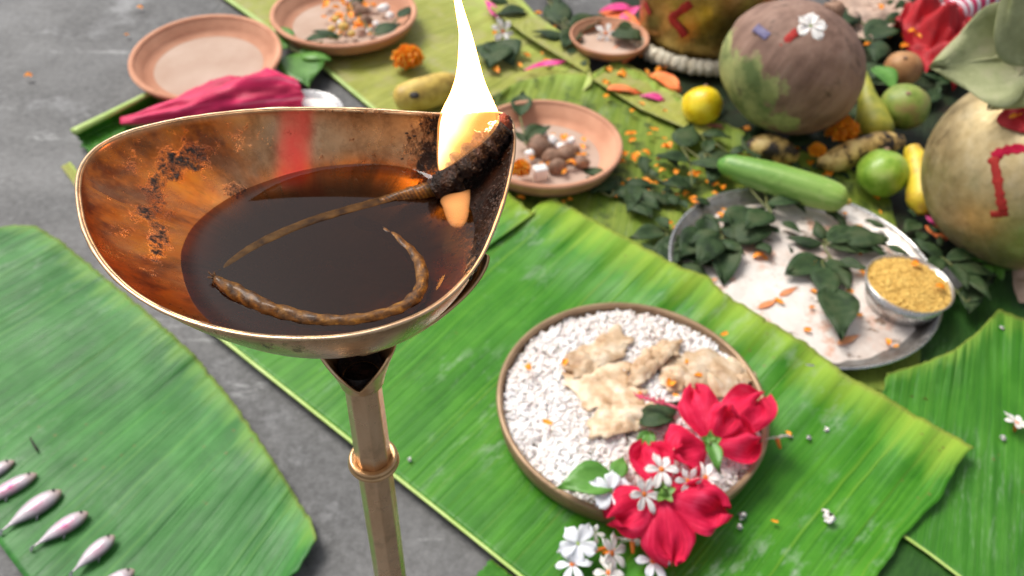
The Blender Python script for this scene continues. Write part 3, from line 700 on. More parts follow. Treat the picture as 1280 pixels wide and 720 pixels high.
# flame
FY = G(590, 196, ZR-0.004).y
fp = [(549, 551, 213), (548, 566, 204), (548, 584, 190), (549, 603, 174), (550, 617, 158), (552, 620, 147), (557, 616, 134), (565, 609, 117), (571, 602, 98), (574, 597, 78), (575, 592, 58), (575, 587, 39), (572, 581, 20), (569, 575, 0), (566, 570, -22), (563, 565, -40)]
def flame_vol(name, rows, mat, dep=0.75, dy=0.0):
    b = MB(); n = 20; vs = []; fs = []
    sm = spline([Vector((a, c, y)) for a, c, y in rows], 44)
    for a, c, y in sm:
        p0 = GY(a, y, FY+dy); p1 = GY(c, y, FY+dy); cc = (p0+p1)/2; h = (p1-p0)/2
        for k in range(n):
            th = 2*math.pi*k/n
            vs.append(cc+h*math.cos(th)+Vector((0, h.length*dep*math.sin(th), 0)))
    m = len(sm)
    for i in range(m-1):
        for k in range(n): fs.append((i*n+k, (i+1)*n+k, (i+1)*n+(k+1) % n, i*n+(k+1) % n))
    fs.append(tuple(range(n))); fs.append(tuple((m-1)*n+k for k in range(n-1, -1, -1)))
    b.add([Vector(v)-FO for v in vs], fs); o = b.build(name, mat, local=True); o.location = FO; return o
FO = GY(575, 190, FY)
flm = tag(flame_vol('lamp_flame', fp, M['flame'], 0.55, -0.0045), 'tall white and orange flame burning on the charred wick', 'flame')
veil = flame_vol('flame_veil', [(a-1-0.03*(c-a), c+1+0.05*(c-a), y) for a, c, y in fp], M['flame_veil'], 0.6, -0.0045)
veil.parent = flm; veil.location = (0, 0, 0)
tag(flame_vol('flame_reflection', [(585, 588, 237), (570, 588, 243), (551, 588, 249), (553, 587, 258), (556, 586, 268), (560, 583, 277), (566, 578, 284)], M['flame_reflection'], 0.6, -0.016), 'orange flame reflection at the oil edge below the charred wick, added as a glowing volume', 'flame')  # added glowing volume standing for the main flame's reflection
fl_ = bpy.data.lights.new('flame_light', 'POINT'); fl_.energy = 0.055; fl_.color = (1.0, 0.38, 0.07); fl_.shadow_soft_size = 0.010
flo = bpy.data.objects.new('flame_light', fl_); COL.objects.link(flo); flo.location = GY(578, 70, FY); flo['kind'] = 'helper'

# stand: holder pan under the bowl, faceted shaft, ring, foot
PT = GY(452, 470, G(360, 285, ZR).y)      # shaft axis passes here
hd_y = PT.y
st = empty('lamp_stand', 'tall faceted brass lamp stand with a rolled ring', 'lamp stand', at((PT.x, PT.y, 0.006)))
ztop = PT.z; ring_p = GY(467, 574, hd_y); zr = ring_p.z
def shaft(name, z0, z1, r0, r1):
    b = MB(); n = 8
    prof = []
    for (z, r) in ((z0, r0), (z1, r1)):
        for k in range(n):
            a = 2*math.pi*(k+0.35)/n; prof.append((PT.x+r*math.cos(a), PT.y+r*math.sin(a), z))
    fs = [(k, (k+1) % n, n+(k+1) % n, n+k) for k in range(n)]+[tuple(range(n-1, -1, -1)), tuple(range(n, 2*n))]
    b.add(prof, fs); o = b.build(name, M['brass_stand'], st, smooth=False)
    md = o.modifiers.new('bevel', 'BEVEL'); md.width = 0.0004; md.segments = 2
    return o
RS = S(46, PT)/2*1.04
shaft('shaft', 0.020, zr-0.001, RS*1.18, RS*1.04)
shaft('upper_shaft', zr+0.001, ztop-0.0015, RS*1.06, RS*0.98)
b = MB(); q = S(32, ring_p)
b.lathe([(RS*0.9, -.0020), (q*0.86, -.0020), (q*0.97, -.0015), (q, -.0008), (q*0.97, -.0001), (q*0.91, .0002), (q*0.95, .0006), (q*0.96, .0012), (q*0.92, .0018), (q*0.82, .0020), (RS*0.9, .0010)], 64, Matrix.Translation((PT.x, PT.y, zr)))
b.build('ring', M['brass_bright'], st)
# open flared collar at the top of the shaft, cut to a point at the front
b = MB()
def col(u, v):
    a = 2*math.pi*u; dl = abs(((a+math.pi/2-0.06+math.pi) % (2*math.pi))-math.pi)
    h = 0.0022+0.0135*min(1, dl/1.15)
    r = RS*1.0+(v**1.2)*(0.0046*h/0.0157)
    return (PT.x+r*math.cos(a), PT.y+r*math.sin(a), ztop-0.0015+h*v)
b.grid(col, 72, 14, True)
clr = b.build('collar', M['brass_bright'], st, solid=0.0009, soff=1)
b = MB(); b.lathe([(RS*0.93, -.0010), (RS*1.10, -.0010), (RS*1.18, 0), (RS*1.10, .0010), (RS*0.93, .0010)], 48, Matrix.Translation((PT.x, PT.y, ztop-0.0008))); b.build('collar_ring', M['brass_bright'], clr)
b = MB(); b.lathe([(0, .0006), (RS*.96, .0006), (RS*1.02, .003), (RS*1.12, .007)], 40, Matrix.Translation((PT.x, PT.y, ztop-0.0015))); b.build('socket_shade', M['char'], clr)  # blackened lining: shade inside the collar put into the colour
# shallow leaf-shaped holder under the bowl, its tip shows beyond the spout
ZH = 0.3065
tipP = G(612, 317, ZH+0.012); bc2 = Vector((PT.x, PT.y, 0))
def holder(u, v):
    a = 2*math.pi*u
    d = Vector((tipP.x-bc2.x, tipP.y-bc2.y, 0)); L_ = d.length; d.normalize(); n = Vector((-d.y, d.x, 0))
    c, s = math.cos(a), math.sin(a)
    if c > 0: x = L_*c**0.8; y = 0.0165*math.copysign(abs(s)**1.4, s)
    else: x = 0.011*c; y = 0.0165*s*(1-0.2*abs(c))
    return (bc2.x+(d.x*x+n.x*y)*v, bc2.y+(d.y*x+n.y*y)*v, ZH-0.010+0.0125*(v**2)+0.0085*max(0, c)*v**3)
b = MB(); b.grid(holder, 96, 16, True); b.build('holder_pan', M['brass_bright'], st, solid=0.0011, soff=-1)
b = MB(); b.lathe([(0.0, 0.0), (0.040, 0.0), (0.0415, 0.002), (0.040, 0.005), (0.030, 0.008), (0.024, 0.013), (0.013, 0.017), (0.009, 0.0225), (0.0, 0.0225)], 64, Matrix.Translation((PT.x, PT.y, 0.0008)))
b.build('foot', M['brass_stand'], st)

# ------------------------------------------------------------------ small builders
def blade_to(b, base, tip, width, up=Vector((0, 0, 1)), shape='leaf', nu=9, nv=6, cup=0.15, bow=0.1, ruff=0.0, seed=0.0, floor_z=None):
    """a leaf or petal from base to tip; width in metres"""
    base = Vector(base); tip = Vector(tip); d = tip-base; L_ = d.length; t = d.normalized()
    side = t.cross(up).normalized(); n = side.cross(t).normalized()
    def wf(u):
        if shape == 'leaf': return math.sin(math.pi*min(1, u**0.8))**0.9*0.5+0.015
        if shape == 'round': return (0.13+0.87*math.sin(math.pi*0.5*min(1, u*1.35))**1.2)*0.5*(1 if u < 0.72 else math.sqrt(max(0.02, 1-((u-0.72)/0.285)**2)))
        if shape == 'strap': return 0.5*(0.45+0.55*math.sin(math.pi*min(1, 0.15+u*0.75)))*(1 if u < 0.85 else math.sqrt(max(0.03, 1-((u-0.85)/0.155)**2)))
        return 0.5
    def fn(u, v):
        s = (v-0.5)*2; w_ = wf(u)*width
        z = bow*L_*math.sin(math.pi*u)*0.5 + cup*width*(s*s-0.3)*math.sin(math.pi*min(1, u+0.1))
        if ruff: z += ruff*u*u*(math.sin(s*5.5+seed*3+u*2)*0.6+fbm((s*2.2+seed, u*2, seed), 1, 2)*1.1)
        e = 1.0
        if ruff: e = 1+0.10*math.sin(s*9+seed)*u
        p = base+t*(u*L_*e)+side*(s*w_)+n*z
        if floor_z is not None: p.z = max(p.z, floor_z)
        return p
    b.grid(fn, nu, nv)
    return b

def sprig(label, spots, z, mat='dark_leaf', group='wilted leaf sprigs', width=0.5, stem=True, name='leaf_sprig', zt=0.008, cat='sprig', rnd=random.Random(5)):
    """spots: list of (base px, tip px) leaves"""
    c = G(*spots[0][0], z)
    root = empty(name, label, cat, at(c), group)
    bases = []
    for k, (p0, p1) in enumerate(spots):
        a = G(*p0, z+0.002+0.004*rnd.random()); e = G(*p1, z+0.001+zt*rnd.random())
        b = MB(); blade_to(b, a, e, (e-a).length*width*rnd.uniform(0.85, 1.15), bow=rnd.uniform(0.05, 0.25), cup=rnd.uniform(-0.25, 0.3), seed=k+1.0, ruff=0.0015, floor_z=z+0.0006)
        b.build('leaf', M[mat], root, solid=0.0004)
        bases.append(a)
    if stem and len(bases) > 1:
        bases.sort(key=lambda p: p.x+p.y*0.3)
        b = MB(); b.tube(spline(bases, 24), 0.0009, 6); b.build('stem', M['stem'], root)
    return root

def rand_leaves(cx, cy, n, spread, ln, seed):
    r = random.Random(seed); out = []
    for _ in range(n):
        bx, by = cx+r.gauss(0, spread), cy+r.gauss(0, spread*0.6); a = r.uniform(0, 6.28); l = ln*r.uniform(0.7, 1.25)
        out.append(((bx, by), (bx+l*math.cos(a), by+l*0.62*math.sin(a))))
    return out

def copy_tree(o, M_, label=None):
    c = o.copy(); COL.objects.link(c); c.matrix_world = M_
    if label: c['label'] = label
    for ch in o.children:
        d = ch.copy(); COL.objects.link(d); d.parent = c
        for g in ch.children:
            e = g.copy(); COL.objects.link(e); e.parent = d
    return c

# loose marigold petals: four meshes shared by every petal
petal_meshes = []
for k in range(4):
    b = MB(); blade_to(b, (-0.0035, 0, 0.0006), (0.0035, 0, 0.0010), 0.0034+0.0008*k, shape='strap', nu=6, nv=4, cup=0.35, bow=0.25*(k-1), ruff=0.001, seed=k*2.0, floor_z=0.0003)
    o = b.build('marigold_petal', M['marigold'], local=True); petal_meshes.append(o.data); bpy.data.objects.remove(o)
def petals(spots, z, label, group, size=1.0, mat=None, rnd=random.Random(11)):
    for (x, y) in spots:
        zz = z(x, y) if callable(z) else z
        o = bpy.data.objects.new('marigold_petal', rnd.choice(petal_meshes)); COL.objects.link(o)
        o.matrix_world = at(G(x, y, zz), rnd.uniform(0, 6.28), rnd.uniform(-.25, .25), rnd.uniform(-.2, .2), size*rnd.uniform(0.7, 1.35))
        tag(o, label, 'petal', group)

def marigold(px, py, dpx, z, label, seed=1, group='marigold heads'):
    c = G(px, py, z); r = S(dpx, c)/2
    root = empty('marigold', label, 'flower', at((c.x, c.y, c.z-r*0.5)), group)
    b = MB(); rn = random.Random(seed)
    for ring, n in ((0.12, 6), (0.35, 12), (0.6, 16), (0.85, 20), (1.1, 22), (1.35, 22), (1.65, 22), (1.95, 18)):
        for k in range(n):
            a = 2*math.pi*(k+rn.random()*.6)/n; ph = ring+rn.uniform(-.08, .08)
            d = Vector((math.sin(ph)*math.cos(a), math.sin(ph)*math.sin(a), math.cos(ph)))
            base = c+d*r*0.35; tip = c+Vector((d.x, d.y, d.z*0.75))*r*rn.uniform(0.88, 1.08)
            blade_to(b, base, tip, r*0.42, up=Vector((0, 0, 1)) if ph > 0.4 else Vector((1, 0, .2)), shape='strap', nu=4, nv=4, cup=0.5, bow=0.15, ruff=r*0.12, seed=k)
    b.ball(c, (r*.72, r*.72, r*.62), 14, 10, dn=lambda d: 1+.15*fbm(d*4, 1, 2))
    b.build('bloom', M['marigold'], root)
    b = MB(); b.lathe([(0, -r*0.75), (r*0.22, -r*0.72), (r*0.35, -r*0.3), (r*0.3, 0), (0, 0.0)], 16, Matrix.Translation(c)); b.build('calyx', M['calyx'], root)
    return root

# ------------------------------------------------------------------ rice tray
ZT = 0.0088
tc0 = G(790, 498, ZT+0.0175)
TR = S(169, tc0)
tray = empty('round_tray', 'round brown tray heaped with white rice and flowers', 'tray', at((tc0.x, tc0.y, ZT)))
MT = Matrix.Translation((tc0.x, tc0.y, ZT))
b = MB(); b.lathe([(0.0, 0.0), (TR*0.93, 0.0), (TR*0.965, 0.001), (TR*0.985, 0.005), (TR*0.992, 0.0155), (TR*0.965, 0.0155), (TR*0.955, 0.004), (TR*0.9, 0.0028), (0.0, 0.0028)], 96, MT); pan = b.build('pan', M['cane'], tray)
b = MB(); b.lathe([(TR*0.962, .0152), (TR*0.958, .0172), (TR*0.972, .0186), (TR*0.992, .0186), (TR*1.004, .0172), (TR*1.0, .0152)], 96, MT); b.build('rim', M['cane'], pan)
# rice
rn = random.Random(21)
def rice_h(x, y):                      # height of the heap above the tray bottom
    q = math.hypot(x-tc0.x, y-tc0.y)/(TR*0.955)
    return ZT+0.0120+0.0065*(1-q*q)+0.0022*fbm((x*26, y*26, 2.0), 1, 3)
GR_V = []; GR_F = []
for k in range(5):
    for j in range(6):
        a = 2*math.pi*j/6; u = k/4; r_ = math.sin(math.pi*(0.12+0.76*u))**0.7
        GR_V.append((-0.5+u, 0.5*r_*math.cos(a), 0.5*r_*math.sin(a)))
for k in range(4):
    for j in range(6): GR_F.append((k*6+j, k*6+(j+1) % 6, (k+1)*6+(j+1) % 6, (k+1)*6+j))
GR_F += [tuple(range(5, -1, -1)), tuple(24+j for j in range(6))]
def grains(b, n, cx, cy, rad, hfun, ln, wd, rn, tilt=0.5, layers=2, lay=0.0012):
    V_ = []; F_ = []
    for _ in range(n):
        q = rad*math.sqrt(rn.random()); a = rn.uniform(0, 6.283); x, y = cx+q*math.cos(a), cy+q*math.sin(a)
        l = ln*rn.uniform(0.75, 1.25); w_ = wd*rn.uniform(0.8, 1.2)
        Mx = Matrix.Translation((x, y, hfun(x, y)-lay*rn.randrange(layers)+rn.uniform(0, .0008))) @ Matrix.Rotation(rn.uniform(0, 6.283), 4, 'Z') @ Matrix.Rotation(rn.gauss(0, tilt), 4, 'Y')
        o = len(V_)
        V_ += [tuple(Mx @ Vector((v[0]*l, v[1]*w_, v[2]*w_))) for v in GR_V]
        F_ += [tuple(i+o for i in f) for f in GR_F]
    return b.add(V_, F_)
b = MB(); grains(b, 7600, tc0.x, tc0.y, TR*0.940, rice_h, 0.0066, 0.0030, rn, 0.6, 3, 0.0016)
def bed(u, v):
    a = 2*math.pi*u; q = v*TR*0.952; x, y = tc0.x+q*math.cos(a), tc0.y+q*math.sin(a)
    return (x, y, rice_h(x, y)-0.0058)
b.grid(bed, 60, 12, True)
tag(b.build('white_rice', M['rice']), 'loose white rice grains filling the round brown tray', 'rice', None, 'stuff')

# tan pieces lying on the rice
def slab(name, label, outline, z, lift, mat, seed, cat, group=None, thick=0.0012):
    pts = [G(x, y, z) for x, y in outline]; n = len(pts); c = sum(pts, Vector())/n
    root_c = Vector((c.x, c.y, z))
    bd = pts+[pts[0]]; bd = resample(bd, 49)[:-1]
    def fn(u, v):
        i = int(round(u*48)) % 48; p = c.lerp(bd[i], v); p = p+(bd[i]-c)*(0.08+0.30*fbm((math.cos(u*6.283)*2.6, math.sin(u*6.283)*2.6, seed), 1, 4))*v
        h = rice_h(p.x, p.y)+0.0016+lift*(0.5+1.5*abs(fbm((p.x*60+p.y*30, p.y*60, seed), 1, 4))-0.2)+lift*0.6*(1-v*v)
        return (p.x, p.y, max(h, rice_h(p.x, p.y)+0.0006))
    b = MB(); b.grid(fn, 48, 12, True)
    o = b.build(name, mat, solid=thick, soff=1)
    return tag(o, label, cat, group)
gp = 'torn flatbread pieces on the rice'
slab('flatbread_piece', 'torn tan flatbread piece at the upper left of the rice heap', [(708, 448), (738, 430), (768, 411), (784, 428), (778, 446), (752, 460), (728, 472), (714, 468)], ZT+0.0195, .0035, M['dough'], 1.0, 'bread', gp)
slab('flatbread_piece', 'flat tan flatbread piece in the middle of the rice heap', [(702, 462), (730, 468), (770, 452), (788, 462), (778, 490), (752, 512), (738, 516), (718, 492)], ZT+0.0185, .002, M['dough'], 2.0, 'bread', gp)
slab('flatbread_piece', 'curled tan flatbread ridge standing in the middle of the rice', [(788, 466), (800, 446), (832, 428), (850, 430), (848, 446), (822, 462), (800, 486), (788, 484)], ZT+0.0205, .0055, M['dough'], 3.0, 'bread', gp)
slab('flatbread_piece', 'front tan flatbread strip left of the hibiscus', [(735, 536), (752, 518), (790, 514), (826, 508), (828, 526), (796, 540), (760, 552), (744, 550)], ZT+0.0185, .003, M['dough'], 4.0, 'bread', gp)
slab('flatbread_piece', 'broad brownish flatbread piece behind the upper hibiscus', [(846, 452), (870, 440), (905, 446), (926, 462), (918, 480), (892, 494), (862, 486), (850, 470)], ZT+0.0195, .003, M['dough'], 5.0, 'bread', gp)

slab('flatbread_piece', 'small brown flatbread scrap in the centre beside the curled ridge', [(826, 462), (846, 448), (858, 460), (852, 486), (836, 492), (824, 480)], ZT+0.0195, .003, M['dough'], 6.0, 'bread', gp)
slab('flatbread_piece', 'thin pale flatbread scrap joining the middle piece and the front strip', [(752, 498), (782, 484), (806, 492), (800, 510), (772, 522), (756, 516)], ZT+0.0195, .002, M['dough'], 7.0, 'bread', gp)
slab('flatbread_piece', 'pale flatbread scrap at the right end of the rice heap', [(906, 452), (930, 448), (946, 468), (930, 480), (912, 474)], ZT+0.0175, .002, M['dough'], 8.0, 'bread', gp)
# ------------------------------------------------------------------ hibiscus
def hibiscus(label, cx, cy, z, tips, wid, calyx_dir=(0, 0, 1), pist=None, seed=0):
    c = G(cx, cy, z); root = empty('hibiscus', label, 'flower', at(c), 'red hibiscus flowers')
    for k, (x, y, dz, wf_) in enumerate(tips):
        e = G(x, y, z+dz); b = MB(); L_ = (e-c).length
        u_ = Vector((0.0, -0.35, 1)).normalized()
        blade_to(b, c+Vector((0, 0, -0.001*k)), e, wid*wf_, up=u_, shape='round', nu=18, nv=15, cup=-0.12, bow=0.22, ruff=0.0085, seed=seed+k*1.7)
        b.build('petal', M['hibiscus'], root)
    cdv = Vector(calyx_dir).normalized(); s_ = cdv.cross(Vector((1, 0, 0.1))).normalized(); t_ = cdv.cross(s_)
    cal = MB()
    for k in range(5):
        a = 2*math.pi*k/5; d = s_*math.cos(a)+t_*math.sin(a)
        blade_to(cal, c+cdv*0.001, c+d*0.0075+cdv*0.0035, 0.005, up=cdv, nu=6, nv=4, cup=0.2)
    cal.tube([c-cdv*.001, c+cdv*.004, c+cdv*.008+s_*.001], [0.0032, 0.0026, 0.0012], 8)
    cal.build('calyx', M['calyx'], root)
    if pist:
        pts = spline([G(x, y, z+dz) for x, y, dz in pist], 20)
        b = MB(); b.tube(pts, [0.0011]*20, 6)
        for k in range(9, 20):
            for j in range(4):
                d = Vector((random.uniform(-1, 1), random.uniform(-1, 1), random.uniform(0.1, 1))).normalized()
                b.tube([pts[k], pts[k]+d*0.0028], [0.0003, 0.0002], 4); b.ball(pts[k]+d*0.003, 0.0006, 6, 4)
        b.build('pistil', M['pistil'], root)
    return root
ZF = ZT+0.0295
hibiscus('upper red hibiscus flower lying on the rice, its pistil over the bread', 886, 553, ZF,
    [(866, 487, .010, 0.85), (910, 508, .012, 0.8), (952, 495, .006, 1.0), (946, 548, .002, .95), (840, 566, .004, 1.15)], 0.0325, (0.25, -0.4, 0.8),
    [(862, 520, .003), (842, 508, .006), (820, 502, .005), (796, 494, .003)], 1)
hibiscus('lower red hibiscus flower face down over the front rim of the tray', 829, 618, ZF,
    [(808, 558, .002, 0.85), (764, 648, -.006, 1.0), (838, 702, -.016, 1.0), (906, 640, -.008, 1.1), (872, 604, 0.000, 0.6)], 0.0330, (0.0, -0.15, 1), None, 4)

# ------------------------------------------------------------------ white flowers
def white_flower(label, px, py, z, dpx, n=6, kind='narrow', tilt=(0.0, 0.0), tube=True, rz=0.0, mat='cream_petal', grp='small white blossoms'):
    c = G(px, py, z); r = S(dpx*1.15, c)/2
    Mx = at(c, rz, tilt[0], tilt[1]); root = empty('white_blossom', label, 'flower', Mx, grp)
    for k in range(n):
        a = 2*math.pi*k/n+random.uniform(-.12, .12); l = r*random.uniform(0.9, 1.1)
        b = MB()
        wd = r*(0.46 if kind == 'narrow' else 0.80)
        blade_to(b, (0.06*r*math.cos(a), 0.06*r*math.sin(a), 0.0012), (l*math.cos(a), l*math.sin(a), 0.0012+random.uniform(-.1, .25)*r), wd, shape='round', nu=7, nv=5, cup=0.2, bow=0.15, ruff=r*0.06, seed=k)
        b.build('petal', M[mat], root, local=True, solid=0.0003)
    if tube:
        b = MB(); b.tube([(0, 0, 0.0022), (0, 0, 0.0010), (r*0.15, 0.0, -r*0.5)], [r*0.15, r*0.16, r*0.09], 8); b.build('tube', M['orange_tube'], root, local=True)
    else:
        b = MB(); b.ball((0, 0, 0.0014), r*0.09, 8, 6); b.build('eye', M['midrib'], root, local=True)
    return root
white_flower('five round white petals blossom on the left of the lower hibiscus', 763, 615, ZT+0.0275, 46, 5, 'round', (0.35, 0.0), False, 0.3, 'white_petal')
white_flower('star-shaped white blossom on top of the lower hibiscus petal', 826, 588, ZF+.006, 40, 6, tilt=(0.25, 0.1))
white_flower('white blossom lying between the round blossom and the hibiscus calyx', 803, 618, ZF+.003, 40, 6, tilt=(0.5, 0.5))
white_flower('pale blossom with orange centre on the rice right of the hibiscus calyx', 882, 598, ZT+0.0245, 38, 6, tilt=(0.3, -0.2))
white_flower('crumpled pale blossom between the two hibiscus flowers', 858, 600, ZF+.002, 30, 6, tilt=(0.8, 0.3))
white_flower('white blossom with orange tube on the tray rim at right', 972, 551, .024, 34, 6, tilt=(-0.9, 0.4), rz=0.6)
white_flower('white blossom lying alone on the right banana leaf', 1270, 531, .010, 32, 6, tilt=(-0.3, 0.2))
white_flower('round white blossom at the left end of the bunch below the tray', 722, 680, .019, 44, 5, 'round', (0.3, -0.3), False, 1.0, 'white_petal')
white_flower('white blossom at the bottom left of the bunch below the tray', 716, 706, .013, 38, 6, tilt=(0.2, -0.2), mat='white_petal')
white_flower('tilted white blossom in the middle of the bunch below the tray', 762, 692, .017, 46, 6, tilt=(0.7, 0.5), rz=0.5)
white_flower('white blossom with orange centre cut by the bottom picture edge', 760, 717, .012, 36, 6, tilt=(0.2, 0.1))
white_flower('drooping white blossom with orange tube just under the tray rim', 790, 680, .018, 38, 6, tilt=(-1.2, 0.2))
white_flower('white blossom at the right end of the bunch below the tray', 815, 702, .013, 42, 6, tilt=(0.25, 0.15), mat='white_petal')
white_flower('small white bud standing above the bunch below the tray', 745, 665, .020, 22, 5, tilt=(0.9, -0.4), tube=False)
white_flower('tiny white blossom lying on top of the coconut', 1013, 34, .152, 34, 5, 'round', tilt=(0.5, 0.0), tube=False)
white_flower('white blossom lying in the pinkish clay plate beside the brass vessel', 757, 42, .022, 26, 5, tilt=(0.8, 0.0))
white_flower('withered white blossom on the olive leaf near the flame', 628, 40, .008, 30, 6, tilt=(0.6, 0.4))
b = MB(); b.tube(spline([G(735, 692, .013), G(760, 684, .014), G(772, 690, .013)], 8), 0.0012, 6)
tag(b.build('flower_stalk', M['orange_tube']), 'thin yellow orange stalk lying among the bottom blossoms', 'stalk')

# leaves round the tray flowers
sprig('pair of green leaves under the round white blossom', [((770, 600), (698, 610)), ((775, 600), (742, 600)), ((770, 598), (778, 572))], ZT+0.0215, 'fresh_leaf', 'green leaves among the tray flowers', 0.6)
sprig('small green leaf left of the upper hibiscus', [((815, 540), (797, 566)), ((812, 542), (808, 560))], ZT+0.0225, 'fresh_leaf', 'green leaves among the tray flowers', 0.7)
sprig('dark green leaf tucked under the upper hibiscus', [((800, 528), (850, 505)), ((800, 530), (842, 525))], ZT+0.0225, 'dark_leaf', 'green leaves among the tray flowers', 0.5)
sprig('green bract at the calyx of the upper hibiscus', [((888, 552), (898, 590)), ((888, 556), (884, 545))], ZF+.005, 'fresh_leaf', 'green leaves among the tray flowers', 0.4)
petals([(660, 460), (706, 453), (684, 528), (905, 418), (800, 492), (840, 462), (872, 470), (838, 480), (858, 452), (818, 510), (845, 494)], ZT+0.0225, 'small orange petal scrap lying on the rice', 'orange scraps on the rice', 0.8)
petals([(968, 652), (985, 543)], .0100, 'orange petal scrap on the bright green leaf right of the tray', 'orange scraps beside the tray', 0.9)
# single grains and scraps on the leaves
def scrap(px, py, dpx, z, label, mat='rice', group='white grains on the leaves'):
    c = G(px, py, z); l = S(dpx, c); b = MB(); V_ = [Matrix.Rotation(random.uniform(0, 3), 3, 'Z') @ Vector((v[0]*l, v[1]*l*.6, v[2]*l*.5)) for v in GR_V]
    b.add(V_, GR_F); o = b.build('rice_grain', M[mat], local=True); o.matrix_world = at(c); tag(o, label, 'grain', group)
scrap(1035, 645, 20, .0108, 'largest white scrap alone on the bright leaf right of the tray')
scrap(1034, 537, 9, .0115, 'tiny white grain on the leaf near its yellow margin, right of two')
scrap(1011, 547, 8, .0110, 'tiny white grain on the leaf near its yellow margin, left of two')
scrap(928, 645, 13, .0105, 'white grain on the leaf just right of the lower hibiscus')
scrap(924, 658, 9, .0105, 'smaller white grain below another one right of the lower hibiscus')
scrap(1254, 547, 9, .0070, 'tiny white grain beside the lone blossom on the right leaf')
scrap(1253, 410, 7, .0100, 'tiny white droplet near the top of the right leaf')
scrap(512, 574, 7, .0095, 'tiny white grain on the leaf right of the lamp stand ring')

# ------------------------------------------------------------------ fish on the left leaf
def fish(label, tail, head, wpx, pink, dz=0.0, seed=0):
    a = G(*tail, 0.0085); h = G(*head, 0.0085); d = h-a; L_ = d.length; ang = math.atan2(d.y, d.x)
    root = empty('small_fish', label, 'fish', at(a, ang), 'small fish laid in a row on the leaf'); wd = S(wpx*0.88, a)
    prof = [(0.0, .07), (.06, .10), (.14, .20), (.25, .46), (.4, .80), (.55, .98), (.68, 1.0), (.8, .9), (.9, .66), (.96, .40), (1.0, .12)]
    b = MB(); pk = []
    pts = spline([Vector((u*L_, q, 0)) for u, q in prof], 34); n = 20; vs = []; uv = []; fs = []
    for i, p in enumerate(pts):
        u = p.x/L_; q = max(p.y, .05)*wd/2; bend = 0.06*L_*math.sin(u*2.2+seed)*0.6
        for k in range(n):
            th = 2*math.pi*k/n
            vs.append((p.x, bend+q*math.cos(th), q*0.62*math.sin(th)-0.0010)); uv.append((u, 0.5+0.5*math.cos(th)))
            pk.append(min(1, 1.5*pink)*math.exp(-((u-0.58)/0.15)**2-((math.cos(th)+0.25)/0.55)**2)*(1 if math.sin(th) > 0 else 0))
    m = len(pts)
    for i in range(m-1):
        for k in range(n): fs.append((i*n+k, i*n+(k+1) % n, (i+1)*n+(k+1) % n, (i+1)*n+k))
    fs += [tuple(range(n-1, -1, -1)), tuple((m-1)*n+k for k in range(n))]
    b.add(vs, fs, uv); b.at = {'pink': pk}; b.build('body', M['fish'], root, local=True)
    b0 = 0.06*L_*math.sin(seed)*0.6
    t_ = MB()
    for s in (-1, 1): blade_to(t_, (0.02*L_, b0, 0), (-0.06*L_, b0+s*wd*0.10, -0.003), wd*0.10, shape='strap', nu=5, nv=4, cup=0.05, bow=0.0)
    t_.build('tail_fin', M['fin'], root, local=True, solid=0.0003)
    t_ = MB(); blade_to(t_, (0.52*L_, -wd*0.42, 0), (0.45*L_, -wd*0.46, -0.0042), wd*0.10, nu=5, nv=4); t_.build('belly_fin', M['fin'], root, local=True, solid=0.0003)
    e = MB(); bnd = 0.06*L_*math.sin(.91*2.2+seed)*0.6
    e.ball((0.91*L_, bnd+wd*0.08, wd*0.17), (wd*0.075, wd*0.075, wd*0.05), 10, 6); e.build('eye', M['eye'], root, local=True)
fish('small silver fish cut by the left picture edge, topmost of the row', (-62, 622), (18, 576), 24, 0.3, seed=0.2)
fish('small silver fish with a red blotch, second from the top of the row', (-40, 640), (46, 592), 26, 0.95, seed=0.4)
fish('plain silver violet fish, third from the top of the row', (2, 664), (76, 612), 31, 0.35, seed=0.9)
fish('small silver fish with a pink streak, fourth from the top of the row', (40, 684), (110, 640), 27, 0.85, seed=0.5)
fish('slim silver fish with a faint pink flank, fifth in the row', (90, 716), (142, 668), 26, 0.35, seed=1.2)
fish('small fish cut by the bottom picture edge, lowest of the row', (104, 752), (168, 712), 26, 0.3, seed=0.6)
b = MB()
for k in range(3): b.tube([G(38+k*3, 547+k*6, .0075), G(42+k*2, 556+k*3, .0085), G(48, 562+k, .007)], [0.0005, 0.0007, 0.0003], 5)
tag(b.build('leaf_fleck', M['black_spot']), 'tiny dark fleck on the fish leaf above the row', 'fleck')

# ------------------------------------------------------------------ steel plate with paste, sprigs, bowl, cucumber
ZP = 0.0062
pc = G(1002, 338, ZP+0.008); PR = S(167, pc)
MP = Matrix.Translation((pc.x, pc.y, ZP))
pl = empty('steel_plate', 'round steel plate smeared with white paste and strewn with dark leaves', 'plate', at((pc.x, pc.y, ZP)))
b = MB(); b.lathe([(0, 0), (PR*0.88, 0), (PR*0.93, .002), (PR*0.985, .0105), (PR*0.972, .0110), (PR*0.92, .0035), (PR*0.87, .0014), (0, .0014)], 96, MP); dsh = b.build('dish', M['steel_dull'], pl)
b = MB(); b.lathe([(PR*0.972, .0103), (PR*0.975, .0118), (PR*0.992, .0121), (PR*1.0, .0110), (PR*0.99, .0101)], 96, MP); b.build('rim', M['steel'], dsh)
def paste(u, v):
    a = 2*math.pi*u; q = PR*(0.87+0.07*fbm((math.cos(a)*2, math.sin(a)*2, 5), 1, 3))*v
    x, y = pc.x+q*math.cos(a), pc.y+q*math.sin(a)
    return (x, y, ZP+0.0016+0.0026*(1-v**6)+0.0010*fbm((x*40, y*40, 1), 1, 3)*(1-v**8))
b = MB(); b.grid(paste, 90, 24, True); tag(b.build('rice_paste', M['paste']), 'off-white rice paste spread over the steel plate', 'paste')
zs = ZP+0.0055
